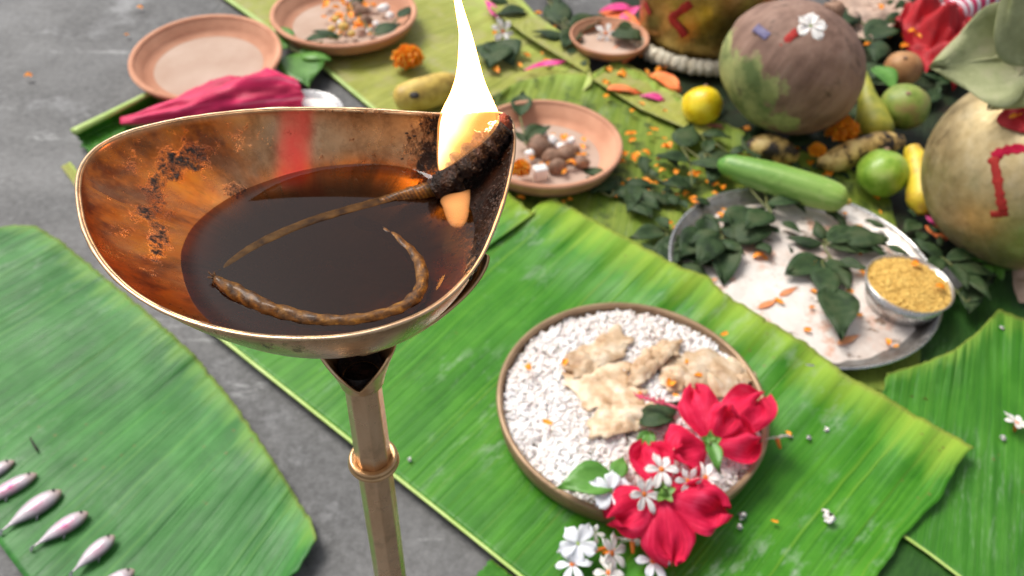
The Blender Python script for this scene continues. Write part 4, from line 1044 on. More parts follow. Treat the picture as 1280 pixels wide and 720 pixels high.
sprig('bunch of dark wilted leaves on the left of the steel plate',
    [((905, 282), (955, 262)), ((900, 285), (950, 300)), ((900, 290), (862, 306)), ((898, 296), (874, 330)), ((905, 300), (905, 352)), ((912, 300), (966, 285)), ((890, 290), (850, 320)), ((900, 300), (930, 318)), ((885, 300), (880, 270))], zs, width=0.62)
sprig('sprig of dark leaves in the middle of the steel plate',
    [((1028, 305), (984, 298)), ((1030, 300), (1020, 276)), ((1034, 302), (1075, 285)), ((1036, 308), (1100, 312)), ((1030, 325), (985, 342)), ((1028, 330), (1036, 372)), ((1044, 330), (1086, 338)), ((1040, 360), (1052, 422)), ((1038, 322), (1062, 362)), ((1050, 300), (1110, 300))], zs, width=0.55)
sprig('dark leaf branch crossing the right rim of the steel plate',
    [((1180, 325), (1140, 300)), ((1182, 325), (1225, 318)), ((1186, 330), (1210, 362)), ((1190, 332), (1240, 345)), ((1196, 336), (1236, 372)), ((1176, 322), (1160, 345)), ((1200, 320), (1250, 300))], .020, width=0.42)
sprig('dark leaves wedged between the cucumber and the steel plate', rand_leaves(960, 240, 8, 34, 46, 3), .017, width=0.5)
sprig('dark leaf clump left of the cucumber tip', rand_leaves(880, 200, 9, 24, 38, 5), .010, width=0.55)
sprig('dark leaf clump under the left side of the steel plate', rand_leaves(845, 300, 9, 20, 46, 8), .008, width=0.55)
sprig('dark leaves strewn right of the middle clay plate', rand_leaves(815, 235, 6, 26, 44, 9), .007, width=0.55)
sprig('dark leaves in front of the middle clay plate', rand_leaves(775, 236, 7, 18, 40, 12), .007, width=0.55)
sprig('dark leaves under the far side of the coconut', rand_leaves(1035, 140, 8, 30, 40, 14), .010, width=0.55)
sprig('wilted leaves beside the large round brass pot', rand_leaves(1210, 345, 7, 26, 46, 16), .012, width=0.5)
sprig('green leaf tuft at the foot of the round brass pot', [((1240, 332), (1222, 345)), ((1240, 335), (1276, 335)), ((1245, 330), (1252, 350)), ((1236, 328), (1205, 322))], .016, 'fresh_leaf', 'green leaf tufts', 0.5)
sprig('dark leaves at the top edge left of the brass vessel', rand_leaves(700, 14, 11, 34, 44, 18), .010, width=0.55)
sprig('dark leaves strewn behind the coconut at the top edge', rand_leaves(1085, 25, 9, 30, 44, 20), .012, width=0.55)
sprig('dark leaves between the coconut and the fruit', rand_leaves(1075, 105, 7, 18, 44, 22), .008, width=0.55)
sprig('wilted dark leaf on the olive leaf right of the flame', [((620, 52), (640, 82)), ((622, 55), (612, 84))], .008, width=0.8)
sprig('pair of dark leaves in the middle clay plate', [((650, 146), (654, 116)), ((658, 178), (686, 158)), ((655, 178), (644, 164))], .021, width=0.55)
sprig('green leaf sprig at the corner of the olive leaf', [((372, 66), (384, 108)), ((374, 66), (402, 52)), ((376, 68), (414, 76)), ((362, 60), (330, 62)), ((360, 56), (350, 36))], .012, 'fresh_leaf', 'green leaf tufts', 0.62)
for k, (x, y, n, sp, ln, lab) in enumerate([(800, 205, 5, 24, 22, 'bits of dark leaf behind the strewn petals right of the clay plate'), (835, 265, 7, 24, 22, 'bits of dark leaf left of the steel plate'), (720, 62, 10, 28, 22, 'bits of dark leaf between the pale leaves'), (930, 150, 10, 30, 26, 'bits of dark leaf in the shade under the coconut'), (1000, 205, 12, 36, 24, 'bits of dark leaf around the banana pieces'), (1150, 290, 12, 22, 24, 'bits of dark leaf between the plate rim and the round pot'), (1165, 110, 10, 18, 28, 'bits of dark leaf under the red cloth'), (840, 330, 10, 16, 26, 'bits of dark leaf at the left foot of the steel plate'), (925, 285, 9, 26, 30, 'wilted leaf bits on the left part of the steel plate'), (1085, 300, 10, 26, 30, 'wilted leaf bits on the plate behind the steel cup'), (1000, 262, 8, 40, 22, 'wilted leaf bits on the plate just below the cucumber')]):
    sprig(lab, rand_leaves(x, y, n, sp, ln, 40+k), .013 if k > 7 else .008, group='bits of dark leaf', width=0.5+0.06*(k % 3), stem=False, name='leaf_bits')
# orange bits
rn = random.Random(31)
def scatter(n, x0, x1, y0, y1, keep=lambda x, y: True):
    out = []
    while len(out) < n:
        x, y = rn.uniform(x0, x1), rn.uniform(y0, y1)
        if keep(x, y): out.append((x, y))
    return out
inpl = lambda x, y: ((x-1002)/150)**2+((y-338)/98)**2 < 1
petals([(868, 268), (905, 262), (897, 282), (913, 294), (948, 322), (893, 350), (1016, 365), (1015, 385), (1076, 343), (1062, 365), (1075, 318), (1120, 433), (1108, 428), (1010, 413), (1100, 265), (1095, 248), (1080, 270), (1075, 395), (985, 232), (940, 238)] + scatter(24, 860, 1150, 250, 435, inpl), .0114, 'loose orange marigold petal lying in the steel plate', 'orange petals in the steel plate', 0.95)
petals([(1145, 332), (1175, 360)], .0345, 'orange petal on the yellow grain in the steel cup', 'orange petals in the steel cup', 0.9)
petals(scatter(70, 765, 915, 160, 335, lambda x, y: not (y > 250+(x-775)*.55)), .0105, 'loose orange marigold petal on the mottled olive leaf', 'orange petals on the olive leaf', 1.0)
petals(scatter(26, 610, 745, 5, 98, lambda x, y: x < 660+y), .0078, 'loose orange marigold petal on the pale leaf behind the flame', 'orange petals on the pale leaf', 1.1)
petals(scatter(28, 925, 1110, 160, 222), .010, 'loose orange marigold petal between the fruits and the coconut', 'orange petals among the fruit', 1.1)
petals(scatter(20, 1040, 1170, 0, 60), .017, 'loose orange marigold petal behind the fruit at the top edge', 'orange petals at the top edge', 1.3)
petals(scatter(18, 745, 850, 60, 140), .010, 'loose orange marigold petal in front of the tall brass vessel', 'orange petals by the vessel', 1.3)
petals(scatter(8, 630, 720, 235, 262), .010, 'loose orange marigold petal in front of the middle clay plate', 'orange petals before the clay plate', 0.9)
petals([(272, 76), (158, 44), (36, 96), (175, 10)], .004, 'stray orange petal scrap on the floor or the empty clay plate', 'stray orange scraps at upper left', 0.9)
for k, (x, y, l) in enumerate([(1105, 330, 30), (960, 380, 26), (985, 365, 22), (1060, 425, 28)]):
    b = MB(); blade_to(b, G(x-l/2, y+5, .0112), G(x+l/2, y-6, .0114), S(9, pc), shape='leaf', cup=0.02, bow=0.0, ruff=0.0004, seed=k, nu=14, nv=8)
    tag(b.build('orange_smear', M['orange_smear'], solid=0.0003), 'orange turmeric smear on the white paste, '+['beside the steel cup', 'leftmost of four', 'just right of the leftmost one', 'nearest the plate front'][k], 'smear', 'orange smears on the paste')

# steel cup of yellow grain
cc = G(1137, 354, ZP+0.025); CR = S(54, cc); cz = ZP+0.0030
MC = Matrix.Translation((cc.x, cc.y, cz))
cup = empty('steel_cup', 'small steel cup heaped with yellow grain on the steel plate', 'cup', at((cc.x, cc.y, cz)))
b = MB(); b.lathe([(0, 0), (CR*0.74, 0), (CR*0.82, .002), (CR*0.97, .021), (CR*0.945, .021), (CR*0.8, .003), (0, .003)], 64, MC); cw = b.build('cup_wall', M['steel'], cup)
b = MB(); b.lathe([(CR*0.945, .0204), (CR*0.95, .0222), (CR*0.985, .0228), (CR*1.0, .0218), (CR*0.97, .0202)], 64, MC); b.build('rim', M['steel'], cw)
b = MB(); gh = lambda x, y: cz+0.0190+0.0055*(1-((x-cc.x)**2+(y-cc.y)**2)/(CR*CR))+0.0010*fbm((x*80, y*80, 3), 1, 2)
grains(b, 3400, cc.x, cc.y, CR*0.93, gh, 0.0019, 0.0016, random.Random(4), 0.8, 2, 0.0007)
b.grid(lambda u, v: (cc.x+CR*.94*v*math.cos(6.2832*u), cc.y+CR*.94*v*math.sin(6.2832*u), gh(cc.x+CR*.94*v*math.cos(6.2832*u), cc.y+CR*.94*v*math.sin(6.2832*u))-.0012), 40, 10, True)
tag(b.build('yellow_grain', M['yellow_grain']), 'coarse yellow grain heaped in the small steel cup', 'grain', None, 'stuff')

def fruit_tube(name, label, pts, rad, mat, cat, group=None, n=18, seg=40, bumps=0.05, parts=None):
    P_ = spline([G(x, y, z) for x, y, z in pts], seg)
    rs = spline([Vector((r, 0, 0)) for r in rad], seg)
    c = P_[seg//2]; root = empty(name, label, cat, at((c.x, c.y, 0.006)), group)
    b = MB(); b.tube(P_, [max(0.0006, r.x) for r in rs], n, rn=lambda u, v: 1+bumps*fbm((u*6, math.cos(v*6.283)*1.5, math.sin(v*6.283)*1.5), 1, 2)); b.build('flesh', M[mat], root)
    return root, P_
cuk = G(980, 228, .030); q = S(20, cuk)
root, P_ = fruit_tube('cucumber', 'light green cucumber lying across the back rim of the steel plate', [(898, 203, .030), (910, 207, .030), (945, 217, .031), (985, 229, .031), (1025, 241, .031), (1050, 249, .031), (1060, 252, .031)], [q*.25, q*.72, q*.95, q*1.02, q*1.0, q*.80, q*.2], 'cucumber', 'cucumber', bumps=0.03)
b = MB(); b.ball(P_[-1], q*.22, 8, 6); b.build('blossom_end', M['banana'], root)

# ------------------------------------------------------------------ clay plates
def clay_plate(label, cx, cy, wpx, z, depth_=0.018, tilt=0.0, tilt_dir=0.0, mat='terracotta', lipw=0.93):
    c = G(cx, cy, z+depth_); r = S(wpx/2, c)
    Mx = Matrix.Translation((c.x, c.y, z)) @ Matrix.Rotation(tilt_dir, 4, 'Z') @ Matrix.Rotation(tilt, 4, 'X')
    root = empty('clay_plate', label, 'plate', Mx, 'terracotta plates')
    I = Matrix.Identity(4)
    b = MB(); b.lathe([(0, 0), (r*0.66, 0), (r*0.80, .003), (r*0.93, .009), (r*0.985, depth_*0.92), (r*0.995, depth_*.96), (r*lipw, depth_*0.96), (r*0.86, .0095), (r*0.76, .0066), (r*0.72, .0062)], 80, I); dd = b.build('dish', M[mat], root, local=True)
    b = MB(); b.lathe([(r*lipw*.995, depth_*.93), (r*lipw*1.0, depth_*1.0), (r*(lipw+1)/2, depth_*1.05), (r*0.995, depth_*1.01), (r*1.0, depth_*.93)], 80, I); b.build('rim', M[mat], dd, local=True)
    b = MB(); b.lathe([(0, .0064), (r*0.55, .0064), (r*0.722, .0060)], 80, I); b.build('well', M['terracotta_pale'], dd, local=True)
    return c, r, root
clay_plate('empty terracotta plate on the floor behind the pink cloth', 258, 67, 186, .012, .020, R(5), 0.0)
cA, rA, _ = clay_plate('terracotta plate of flower bits at the top edge on the olive leaf', 430, 14, 182, .006, .022)
cB, rB, _ = clay_plate('terracotta plate of nuts and petals on the mottled olive leaf right of the flame', 682, 176, 194, .008, .022)
cC, rC, _ = clay_plate('pinkish clay plate with a white blossom beside the tall brass vessel', 762, 44, 100, .010, .016)
sprig('green leaf lying in the pinkish clay plate', [((770, 36), (800, 50)), ((772, 34), (795, 38))], .020, 'dark_leaf', 'green leaf tufts', 0.8)
# contents of the middle plate
rn = random.Random(44)
ORD = ['leftmost', 'second from left', 'third from left', 'fourth from left', 'fifth from left', 'sixth from left']
def nuts(spots, z, label, group, mat='nut', name='nut', cat='nut'):
    for k, (x, y, d) in enumerate(sorted(spots)):
        c = G(x, y, z); r = S(d, c)/2; b = MB(); sd_ = rn.random()*50
        b.ball((0, 0, 0), (r, r*rn.uniform(.75, 1), r*.75), 14, 10, dn=lambda v: 1+0.2*fbm(v*1.6+Vector((sd_, 0, 0)), 1, 3))
        o = b.build(name, M[mat], local=True); o.matrix_world = at(c+Vector((0, 0, r*.4)), rn.uniform(0, 3)); tag(o, label.replace('%', ORD[k]), cat, group)
zc = .0165
nuts([(674, 188, 34), (690, 200, 26), (696, 212, 26), (708, 196, 26), (726, 206, 22), (718, 190, 16)], zc, 'wrinkled brown nut, % of those in the middle clay plate', 'brown nuts in the middle clay plate')
nuts([(690, 178, 16), (702, 186, 14), (714, 178, 13), (678, 170, 13), (662, 194, 13)], zc+.004, 'pale seed, % of those among the nuts of the middle clay plate', 'pale seeds in the middle clay plate', 'rice', 'seed', 'seed')
marigold(651, 211, 28, .028, 'orange marigold head at the left of the middle clay plate', 2)
b = MB(); c = G(675, 217, .019); l = S(18, c)
o = MB(); o.add([(sx*l/2, sy*l*.4, sz*l*.5) for sx in (-1, 1) for sy in (-1, 1) for sz in (-1, 1)], [(0, 1, 3, 2), (4, 6, 7, 5), (0, 4, 5, 1), (2, 3, 7, 6), (0, 2, 6, 4), (1, 5, 7, 3)])
o = o.build('sugar_lump', M['sugar'], local=True, smooth=True); o.matrix_world = at(c+Vector((0, 0, .001)), 0.4); tag(o, 'white sugar lump at the front of the middle clay plate', 'sugar')
md = o.modifiers.new('bevel', 'BEVEL'); md.width = 0.002; md.segments = 3
petals(scatter(24, 662, 742, 160, 215, lambda x, y: ((x-700)/42)**2+((y-188)/28)**2 < 1), .0200, 'orange petal among the nuts of the middle clay plate', 'orange petals in the middle clay plate', 1.0)
# contents of the far plate
petals(scatter(32, 400, 470, -4, 46, lambda x, y: ((x-440)/42)**2+((y-22)/26)**2 < 1), .0190, 'orange petal heaped in the far clay plate', 'orange petals in the far clay plate', 1.25)
nuts([(452, 18, 20), (458, 28, 16), (446, 10, 14)], .0185, 'dark brown lump, % of those in the far clay plate', 'dark lumps in the far clay plate')
nuts([(480, 14, 16), (488, 22, 12), (470, 32, 10), (436, 2, 10), (425, 30, 9), (462, 40, 9)], .0185, 'white crumb, % of those in the far clay plate', 'white crumbs in the far clay plate', 'rice', 'crumb', 'crumb')
nuts([(430, 36, 14), (420, 26, 12), (440, 44, 11), (415, 38, 10)], .0180, 'yellow crumb, % of those in the far clay plate', 'yellow crumbs in the far clay plate', 'yellow_grain', 'crumb', 'crumb')
sprig('wilted leaves in the far clay plate', [((425, 46), (392, 40)), ((470, 44), (500, 30)), ((410, 46), (380, 52)), ((498, 22), (514, 10)), ((440, 8), (456, -8))], .019, width=0.5)
marigold(510, 72, 40, .018, 'orange marigold head alone on the olive leaf behind the bowl', 3)
marigold(1053, 162, 44, .036, 'open orange marigold head below the coconut', 4)
marigold(1022, 188, 24, .026, 'small orange marigold above the cucumber', 5)

# ------------------------------------------------------------------ pink cloth, steel dish at left
pts = spline([G(152, 152, .010), G(185, 146, .014), (G(230, 137, .019)), G(280, 128, .023), G(330, 122, .026), G(372, 120, .020)], 60)
b = MB(); b.tube(pts, [0.004+0.021*smooth01(i/45)*(1-0.25*smooth01((i-50)/10)) for i in range(60)], 48, flat=0.85, rn=lambda u, v: 1+0.11*math.sin(v*6.283*7+3*math.sin(u*5))+0.34*fbm((u*5, math.cos(v*6.283)*1.6, math.sin(v*6.283)*1.6), 1, 4))
tag(b.build('pink_cloth', M['pink_cloth']), 'folded bright pink cloth in front of the empty clay plate', 'cloth')
dc = G(378, 142, .018); r = S(52, dc)
sdn = empty('steel_dish', 'small steel dish of white flour half hidden behind the brass bowl', 'dish', at((dc.x, dc.y, .0)))
MD = Matrix.Translation((dc.x, dc.y, .0006))
b = MB(); b.lathe([(0, 0), (r*.7, 0), (r*.85, .003), (r*.97, .018), (r*1.0, .0195), (r*.96, .0195), (r*.84, .005), (0, .004)], 64, MD); b.build('dish_wall', M['steel'], sdn)
b = MB(); b.lathe([(0, .0155), (r*.5, .0145), (r*.90, .0125)], 48, MD); tag(b.build('white_flour', M['rice']), 'white flour filling the small steel dish', 'flour')

# ------------------------------------------------------------------ fruit, coconut, pots
def ball_fruit(name, label, px, py, dpx, mat, cat, sq=(1, 1, 0.95), z=None, group=None, stem=True, seed=0.0):
    zz = z if z is not None else 0.03
    c = G(px, py, zz); r = S(dpx, c)/2
    if z is None:
        c = G(px, py, r*sq[2]+0.006); r = S(dpx, c)/2
    root = empty(name, label, cat, at((c.x, c.y, c.z-r*sq[2])), group)
    b = MB(); b.ball(c, (r*sq[0], r*sq[1], r*sq[2]), 32, 20, dn=lambda d: 1+0.07*fbm(d*1.1+Vector((seed+px, 0, 0)), 1, 2)+0.012*fbm(d*6, 1, 2)); b.build('fruit_skin', M[mat], root)
    if stem:
        a = Vector((-.25, -.35, .9)).normalized() if seed else Vector((.1, .55, .8)).normalized()
        e = c+Vector((a.x*r*sq[0], a.y*r*sq[1], a.z*r*sq[2]))*0.985
        b = MB(); b.ball(e, (r*.13, r*.13, r*.07), 10, 6); b.build('stem_scar', M['nut'], root)
    return c, r
ball_fruit('lemon', 'bright yellow lemon in front of the coconut', 878, 132, 50, 'lemon', 'lemon', (1, 1, .98))
ball_fruit('guava', 'bright green guava next to the steel plate rim', 1103, 216, 64, 'guava', 'guava', (1, 1, .9), seed=0.0)
ball_fruit('guava', 'dull green guava with a brown mark behind the bright one', 1131, 134, 60, 'guava_dull', 'guava', (1, 1, .95), z=.034, seed=2.0)
ball_fruit('brown_fruit', 'small orange brown fruit behind the dull guava', 1128, 86, 46, 'brown_fruit', 'fruit', (1, 1, .95), z=.026, seed=3.0)
b = MB(); blade_to(b, G(1092, 84, .05), G(1118, 112, .044), .026, shape='leaf', bow=.2); tag(b.build('leaf', M['fresh_leaf'], solid=.0005), 'single green leaf leaning on the small orange brown fruit', 'leaf')
fruit_tube('olive_fruit', 'olive yellow pear-shaped fruit right of the coconut', [(1080, 92, .050), (1084, 120, .040), (1090, 145, .030), (1093, 165, .024), (1094, 176, .020)], [.004, .009, .0155, .0175, .005], 'olive_fruit', 'fruit')
fruit_tube('yellow_fruit', 'yellow pear-shaped fruit against the round brass pot', [(1140, 185, .040), (1146, 205, .034), (1151, 230, .027), (1152, 252, .020), (1152, 268, .014)], [.007, .011, .0125, .0125, .004], 'yellow_fruit', 'fruit')
fruit_tube('banana', 'blackened spotted banana piece above the cucumber', [(934, 184, .018), (955, 184, .022), (975, 189, .022), (996, 196, .018)], [.006, .0125, .0125, .006], 'banana_spot', 'banana')
fruit_tube('banana', 'brownish banana lying behind the bright green guava', [(1022, 204, .018), (1045, 200, .022), (1075, 188, .026), (1105, 180, .026), (1126, 176, .024)], [.005, .0115, .0125, .0125, .006], 'banana_spot', 'banana')
root, P_ = fruit_tube('banana', 'ripe banana with a black spot on the olive leaf behind the lamp bowl', [(494, 128, .018), (504, 124, .020), (530, 117, .021), (556, 109, .021), (580, 103, .018)], [.006, .0145, .0165, .0155, .007], 'banana', 'banana')
spc = G(518, 119, .0375); b = MB(); b.ball(spc, (.0052, .0038, .0014), 14, 8, Matrix.Rotation(R(35), 3, 'X')); b.build('black_spot', M['black_spot'], root)
# small bits by the lemon
for k, (x0, y0, x1, y1, w_, z, lab) in enumerate([(855, 152, 915, 160, .014, .008, 'magenta petal under the yellow lemon'), (655, 88, 705, 78, .012, .013, 'magenta petal on the far edge of the mottled olive leaf'), (800, 120, 830, 124, .012, .012, 'pink petal lying left of the yellow lemon'), (606, 0, 622, 22, .012, .012, 'pink petal at the top edge beside the flame'), (750, 14, 786, 10, .018, .020, 'bright pink petal left of the tall brass vessel'), (1160, 258, 1172, 280, .018, .012, 'magenta petal below the yellow fruit'), (800, 8, 778, 26, .014, .018, 'pink paper scrap touching the tall brass vessel')]):
    b = MB(); blade_to(b, G(x0, y0, z), G(x1, y1, z), w_, shape='round', ruff=.002, seed=k, bow=.1); tag(b.build('pink_petal', M['pink_paper'], solid=.0004), lab, 'petal', 'pink petals')
for k, (x0, y0, x1, y1, w_, z, lab) in enumerate([(756, 14, 800, 42, .028, .016, 'orange cloth scrap behind the pinkish clay plate'), (770, 76, 800, 58, .03, .012, 'orange cloth scrap in front of the pinkish clay plate'), (815, 92, 848, 112, .02, .012, 'orange scrap in front of the tall brass vessel'), (760, 110, 800, 116, .014, .012, 'orange scrap on the margin of the mottled olive leaf'), (1166, 282, 1180, 300, .022, .010, 'orange scrap at the foot of the round brass pot')]):
    b = MB(); blade_to(b, G(x0, y0, z), G(x1, y1, z), w_, shape='strap', ruff=.004, seed=k, bow=.1, nu=12, nv=8); tag(b.build('orange_scrap', M['orange_paper'], solid=.0005), lab, 'scrap', 'orange scraps')

# coconut
cz_ = .079; coc = G(989, 84, cz_); r = S(92, coc)
Mx = Matrix.Translation(coc) @ Matrix.Rotation(R(28), 4, 'Y') @ Matrix.Rotation(R(-12), 4, 'X')
cn = empty('coconut', 'large brown and green coconut with a red mark and white blossom', 'coconut', Mx)
b = MB()
def coco(d):
    a = math.atan2(d.y, d.x); return 1+0.035*math.cos(3*a+0.4)*(1-abs(d.z))+0.03*fbm(d*1.6, 1, 3)
b.ball((0, 0, 0), (r*1.0, r*.94, r*.86), 64, 40, dn=coco); hk = b.build('husk', M['coconut'], cn, local=True)
b = MB(); b.tube([(0, 0, r*.82), (0.002, 0, r*.9), (.004, .001, r*.97)], [.012, .008, .005], 10, rn=lambda u, v: 1+.3*fbm((u*5, v*4, 1), 1, 2)); b.build('stem', M['nut'], cn, local=True)
def mark_on_sphere(parent, c, rad3, pxs, wpx, mat, name, M3=None):
    """a painted stroke hugging an ellipsoid: photo points are cast on to it"""
    M3 = M3 or Matrix.Identity(3); Mi = M3.inverted(); out = []
    for x, y in pxs:
        d = ray(x, y); o = CAM-c; ol = Mi @ o; dl = Mi @ d
        ol = Vector((ol.x/rad3[0], ol.y/rad3[1], ol.z/rad3[2])); dl = Vector((dl.x/rad3[0], dl.y/rad3[1], dl.z/rad3[2]))
        A = dl.dot(dl); B = ol.dot(dl); C_ = ol.dot(ol)-1; D = B*B-A*C_
        if D < 0: continue
        out.append(CAM+d*((-B-math.sqrt(D))/A))
    if len(out) < 2: return
    P_ = spline(out, 24); b = MB(); n = (out[len(out)//2]-c).normalized()
    b.tube(P_, [S(wpx, P_[0])/2*(0.85+.5*fbm((i*.35, wpx, 0), 1, 3)) for i in range(24)], 12, flat=0.14, rn=lambda u, v: 1+.35*fbm((u*9, math.cos(v*6.283), math.sin(v*6.283)), 1, 3), upv=n)
    b.build(name, M[mat], parent)
m3c = Mx.to_3x3()
mark_on_sphere(hk, coc, (r*1.035, r*.975, r*.895), [(976, 58), (986, 48), (997, 38)], 12, 'sindoor', 'red_mark', m3c)
mark_on_sphere(hk, coc, (r*1.035, r*.975, r*.895), [(944, 34), (952, 40), (960, 46)], 12, 'violet', 'violet_mark', m3c)

# tall brass vessel at the top edge
vb = G(884, 90, .004); vr = S(88, vb); vc = Vector((vb.x, vb.y+vr*0.92, 0.008))
MV = Matrix.Translation(vc)
ve = empty('brass_vessel', 'straight-sided old brass vessel with dark red marks at the top edge', 'vessel', at(vc))
b = MB(); b.lathe([(0, 0), (vr*.80, 0), (vr*.88, .004), (vr*.93, .02), (vr*.98, .06), (vr*1.0, .092), (vr*.985, .094), (vr*.965, .06), (vr*.85, .006), (0, .004)], 80, MV); vw = b.build('wall', M['brass_pot'], ve)
b = MB(); b.lathe([(vr*.985, .089), (vr*1.03, .091), (vr*1.06, .095), (vr*1.06, .099), (vr*1.02, .102), (vr*.97, .100), (vr*.97, .092)], 80, MV); b.build('rim', M['brass_bright'], vw)
def mark_on_cyl(parent, pxs, wpx, mat, name):
    out = []
    for x, y in pxs:
        d = ray(x, y); o = CAM-vc; rad = vr*.985
        A = d.x**2+d.y**2; B = o.x*d.x+o.y*d.y; C_ = o.x**2+o.y**2-rad*rad; D = B*B-A*C_
        if D > 0: out.append(CAM+d*((-B-math.sqrt(D))/A))
    P_ = spline(out, 16); b = MB(); n = out[0]-vc; n.z = 0
    b.tube(P_, [S(wpx, P_[0])/2*(.9+.2*fbm((i*.4, 1, 0), 1, 2)) for i in range(16)], 10, flat=0.25, upv=n.normalized()); b.build(name, M[mat], parent)
mark_on_cyl(vw, [(864, 4), (848, 16), (840, 24), (850, 36), (856, 46)], 12, 'sindoor', 'red_mark')
mark_on_cyl(vw, [(806, 4), (812, 18)], 9, 'sindoor', 'red_mark')
# cream coil the vessel stands in
co = empty('cream_garland', 'cream garland ring round the foot of the brass vessel', 'garland', at(vc))
rn = random.Random(9)
for k in range(30):
    a = math.pi*(1.02+0.98*k/29); p = vc+Vector((math.cos(a)*vr*1.05, math.sin(a)*vr*1.05, .006))
    b = MB(); sd_ = k*3.1; b.ball(p, (.0105, .0085, .0085), 12, 8, Matrix.Rotation(a+rn.uniform(-.3, .3), 3, 'Z'), dn=lambda v: 1+.25*fbm(v*1.8+Vector((sd_, 0, 0)), 1, 3)); b.build('flower_bead', M['cream_coil'], co)

# large round brass pot at the right edge
kz = .092; kc = G(1290, 214, kz); kr = S(129, kc)
kz = kr*0.97+.004; kc = G(1290, 214, kz)
ke = empty('brass_pot', 'large round pale brass pot with a red painted mark at the right edge', 'pot', at((kc.x, kc.y, .004)))
MK = Matrix.Translation(kc)
prof = [(0, -kr*.965), (kr*.30, -kr*.955)]
for k in range(3, 24):
    a = -math.pi/2+math.pi*k/28; prof.append((kr*math.cos(a), kr*.97*math.sin(a)))
b = MB(); b.lathe(prof, 96, MK); kb = b.build('body', M['brass_pale'], ke)
rn_, zn = prof[-1]
b = MB(); b.lathe([(rn_*1.01, zn-.001), (rn_*.86, zn+.004), (rn_*.80, zn+.014), (rn_*.92, zn+.022), (rn_*1.10, zn+.028), (rn_*1.12, zn+.031), (rn_*1.04, zn+.031), (rn_*.78, zn+.020), (rn_*.76, zn)], 80, MK); b.build('neck', M['brass_pale'], ke)
r3 = (kr, kr, kr*.97)
mark_on_sphere(kb, kc, r3, [(1242, 196), (1246, 220), (1250, 245), (1254, 264)], 13, 'sindoor', 'red_mark')
mark_on_sphere(kb, kc, r3, [(1238, 268), (1248, 268), (1260, 266)], 10, 'sindoor', 'red_mark')
mark_on_sphere(kb, kc, r3, [(1240, 196), (1255, 189), (1270, 186), (1290, 186)], 14, 'hibiscus', 'red_mark')
# broad leaves hanging from the pot's mouth
zm = kc.z+zn+.03
YM = kc.y
lv = [(G(1290, 66, zm+.004), G(1172, 84, zm-.012), .072, Vector((.05, -.75, .65)), 'broad grey green leaf hanging left over the round brass pot'),
      (G(1290, 76, zm+.003), G(1240, 133, zm-.034), .046, Vector((-.3, -.4, .85)), 'grey green leaf with a dark lower edge on the shoulder of the round pot'),
      (G(1300, 78, zm), GY(1268, -22, YM+.01), .050, Vector((-.2, -.9, .3)), 'grey green leaf standing up at the right edge above the round pot')]
for k, (a_, e_, w_, up_, lab) in enumerate(lv):
    root = empty('pot_leaf', lab, 'leaf', at(a_), 'broad leaves on the brass pot')
    b = MB(); blade_to(b, a_, e_, w_, up=up_, shape='leaf', nu=16, nv=10, cup=.18, bow=.16, ruff=.004, seed=k*2+1); b.build('blade', M['dry_leaf'], root, solid=.0006)
    n_ = (e_-a_).cross(up_).cross(e_-a_).normalized()*-1; n_ = n_ if n_.dot(up_) > 0 else -n_
    b = MB(); n = spline([a_, a_.lerp(e_, .5)+n_*((e_-a_).length*.082-w_*.05), e_], 12); b.tube(n, [.0011]*11+[.0004], 6); b.build('vein', M['dry_leaf'], root)

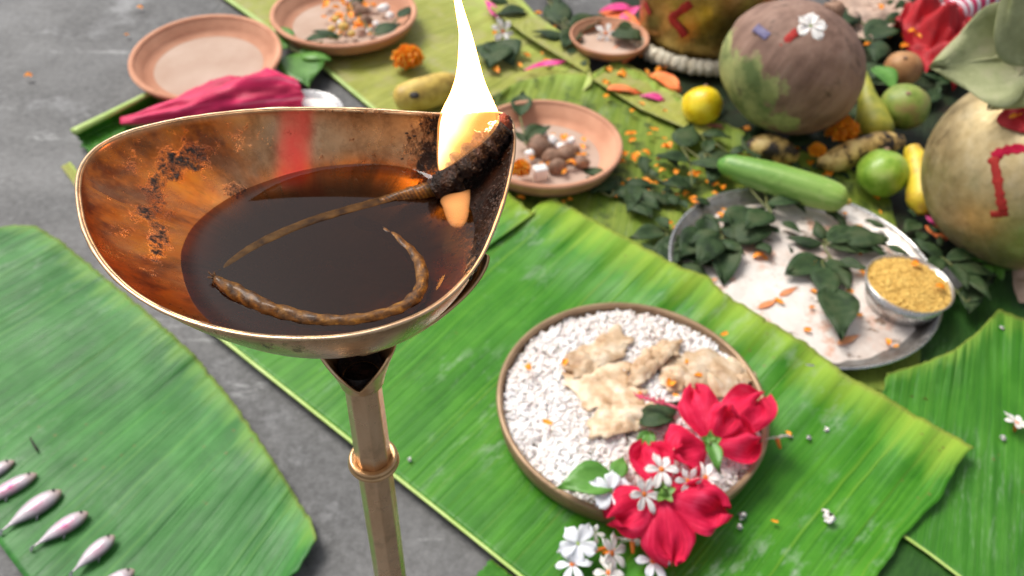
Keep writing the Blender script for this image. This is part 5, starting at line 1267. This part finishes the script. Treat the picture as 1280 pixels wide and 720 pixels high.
# red cloth
def crumple(name, label, outline, z, amp, mat, seed, cat='cloth', group=None, zc=None):
    pts = [G(x, y, z) for x, y in outline]; c = sum(pts, Vector())/len(pts); bd = resample(pts+[pts[0]], 61)[:-1]
    def fn(u, v):
        p = c.lerp(bd[int(round(u*60)) % 60], v); h = z+amp*(abs(fbm((p.x*22, p.y*22, seed), 1, 3))*2.2+0.25*(1-v))
        if zc: h += zc(p)
        return (p.x, p.y, h)
    b = MB(); b.grid(fn, 60, 22, True); return tag(b.build(name, M[mat], solid=.0008), label, cat, group)
crumple('red_cloth', 'crumpled red cloth behind the small orange brown fruit', [(1108, 54), (1130, 20), (1160, 34), (1188, 18), (1215, 50), (1212, 100), (1190, 116), (1160, 98), (1136, 72)], .008, .030, 'red_cloth', 2.0, group='red cloths')
crumple('red_cloth', 'red cloth strip beside the pink and white thread roll', [(1180, -10), (1196, -14), (1200, 30), (1196, 66), (1184, 60), (1178, 26)], .010, .024, 'red_cloth', 4.0, group='red cloths')
def cast(px, py, c, r3_, grow):
    d = ray(px, py); q3 = [q*grow for q in r3_]; o_ = CAM-c
    ol = Vector((o_.x/q3[0], o_.y/q3[1], o_.z/q3[2])); dl = Vector((d.x/q3[0], d.y/q3[1], d.z/q3[2]))
    A = dl.dot(dl); B = ol.dot(dl); D = max(0, B*B-A*(ol.dot(ol)-1)); return CAM+d*((-B-math.sqrt(D))/A)
def shoulder(u, v):
    th = 6.2832*u; x = 1282+32*v*math.cos(th)*(1+.25*math.sin(3*th)); y = 142+24*v*math.sin(th)
    return cast(x, y, kc, r3, 1.02+0.03*abs(fbm((x*.06, y*.06, 1), 1, 3)))
b = MB(); b.grid(shoulder, 48, 14, True); tag(b.build('red_cloth', M['red_cloth'], solid=.0008), 'red cloth lying on the shoulder of the round brass pot', 'cloth', 'red cloths')
o = bpy.data.objects.new('marigold_petal', petal_meshes[1]); COL.objects.link(o); o.matrix_world = at(cast(1271, 147, kc, r3, 1.06), 0.5, -0.6, 0, 1.6); tag(o, 'orange petal on the red cloth of the round brass pot', 'petal')
petals([(1140, 42), (1146, 48), (1165, 30)], .030, 'orange petal resting on a red cloth', 'orange petals on the red cloths', 1.3)
rl = empty('thread_roll', 'pink and white striped thread roll at the top edge', 'thread', at(G(1200, 12, .014)))
b = MB(); b.tube(spline([G(1188, 19, .030), G(1193, 16, .031), G(1215, 4, .033), G(1244, -10, .036)], 24), [.009]+[.0165]*23, 20, rn=lambda u, v: 1+.06*math.sin(u*40)); b.build('roll', M['thread'], rl)
crumple('pale_scrap', 'pale peach petal at the right edge below the round pot', [(1264, 338), (1290, 332), (1296, 384), (1272, 378), (1266, 356)], .008, .008, 'terracotta_pale', 8.0, 'petal')
crumple('mauve_mash', 'mauve brown mash of petals behind the coconut at the top edge', [(1030, -12), (1120, -16), (1180, -6), (1120, 40), (1090, 60), (1060, 40)], .008, .012, 'terracotta_pale', 9.0, 'petals')
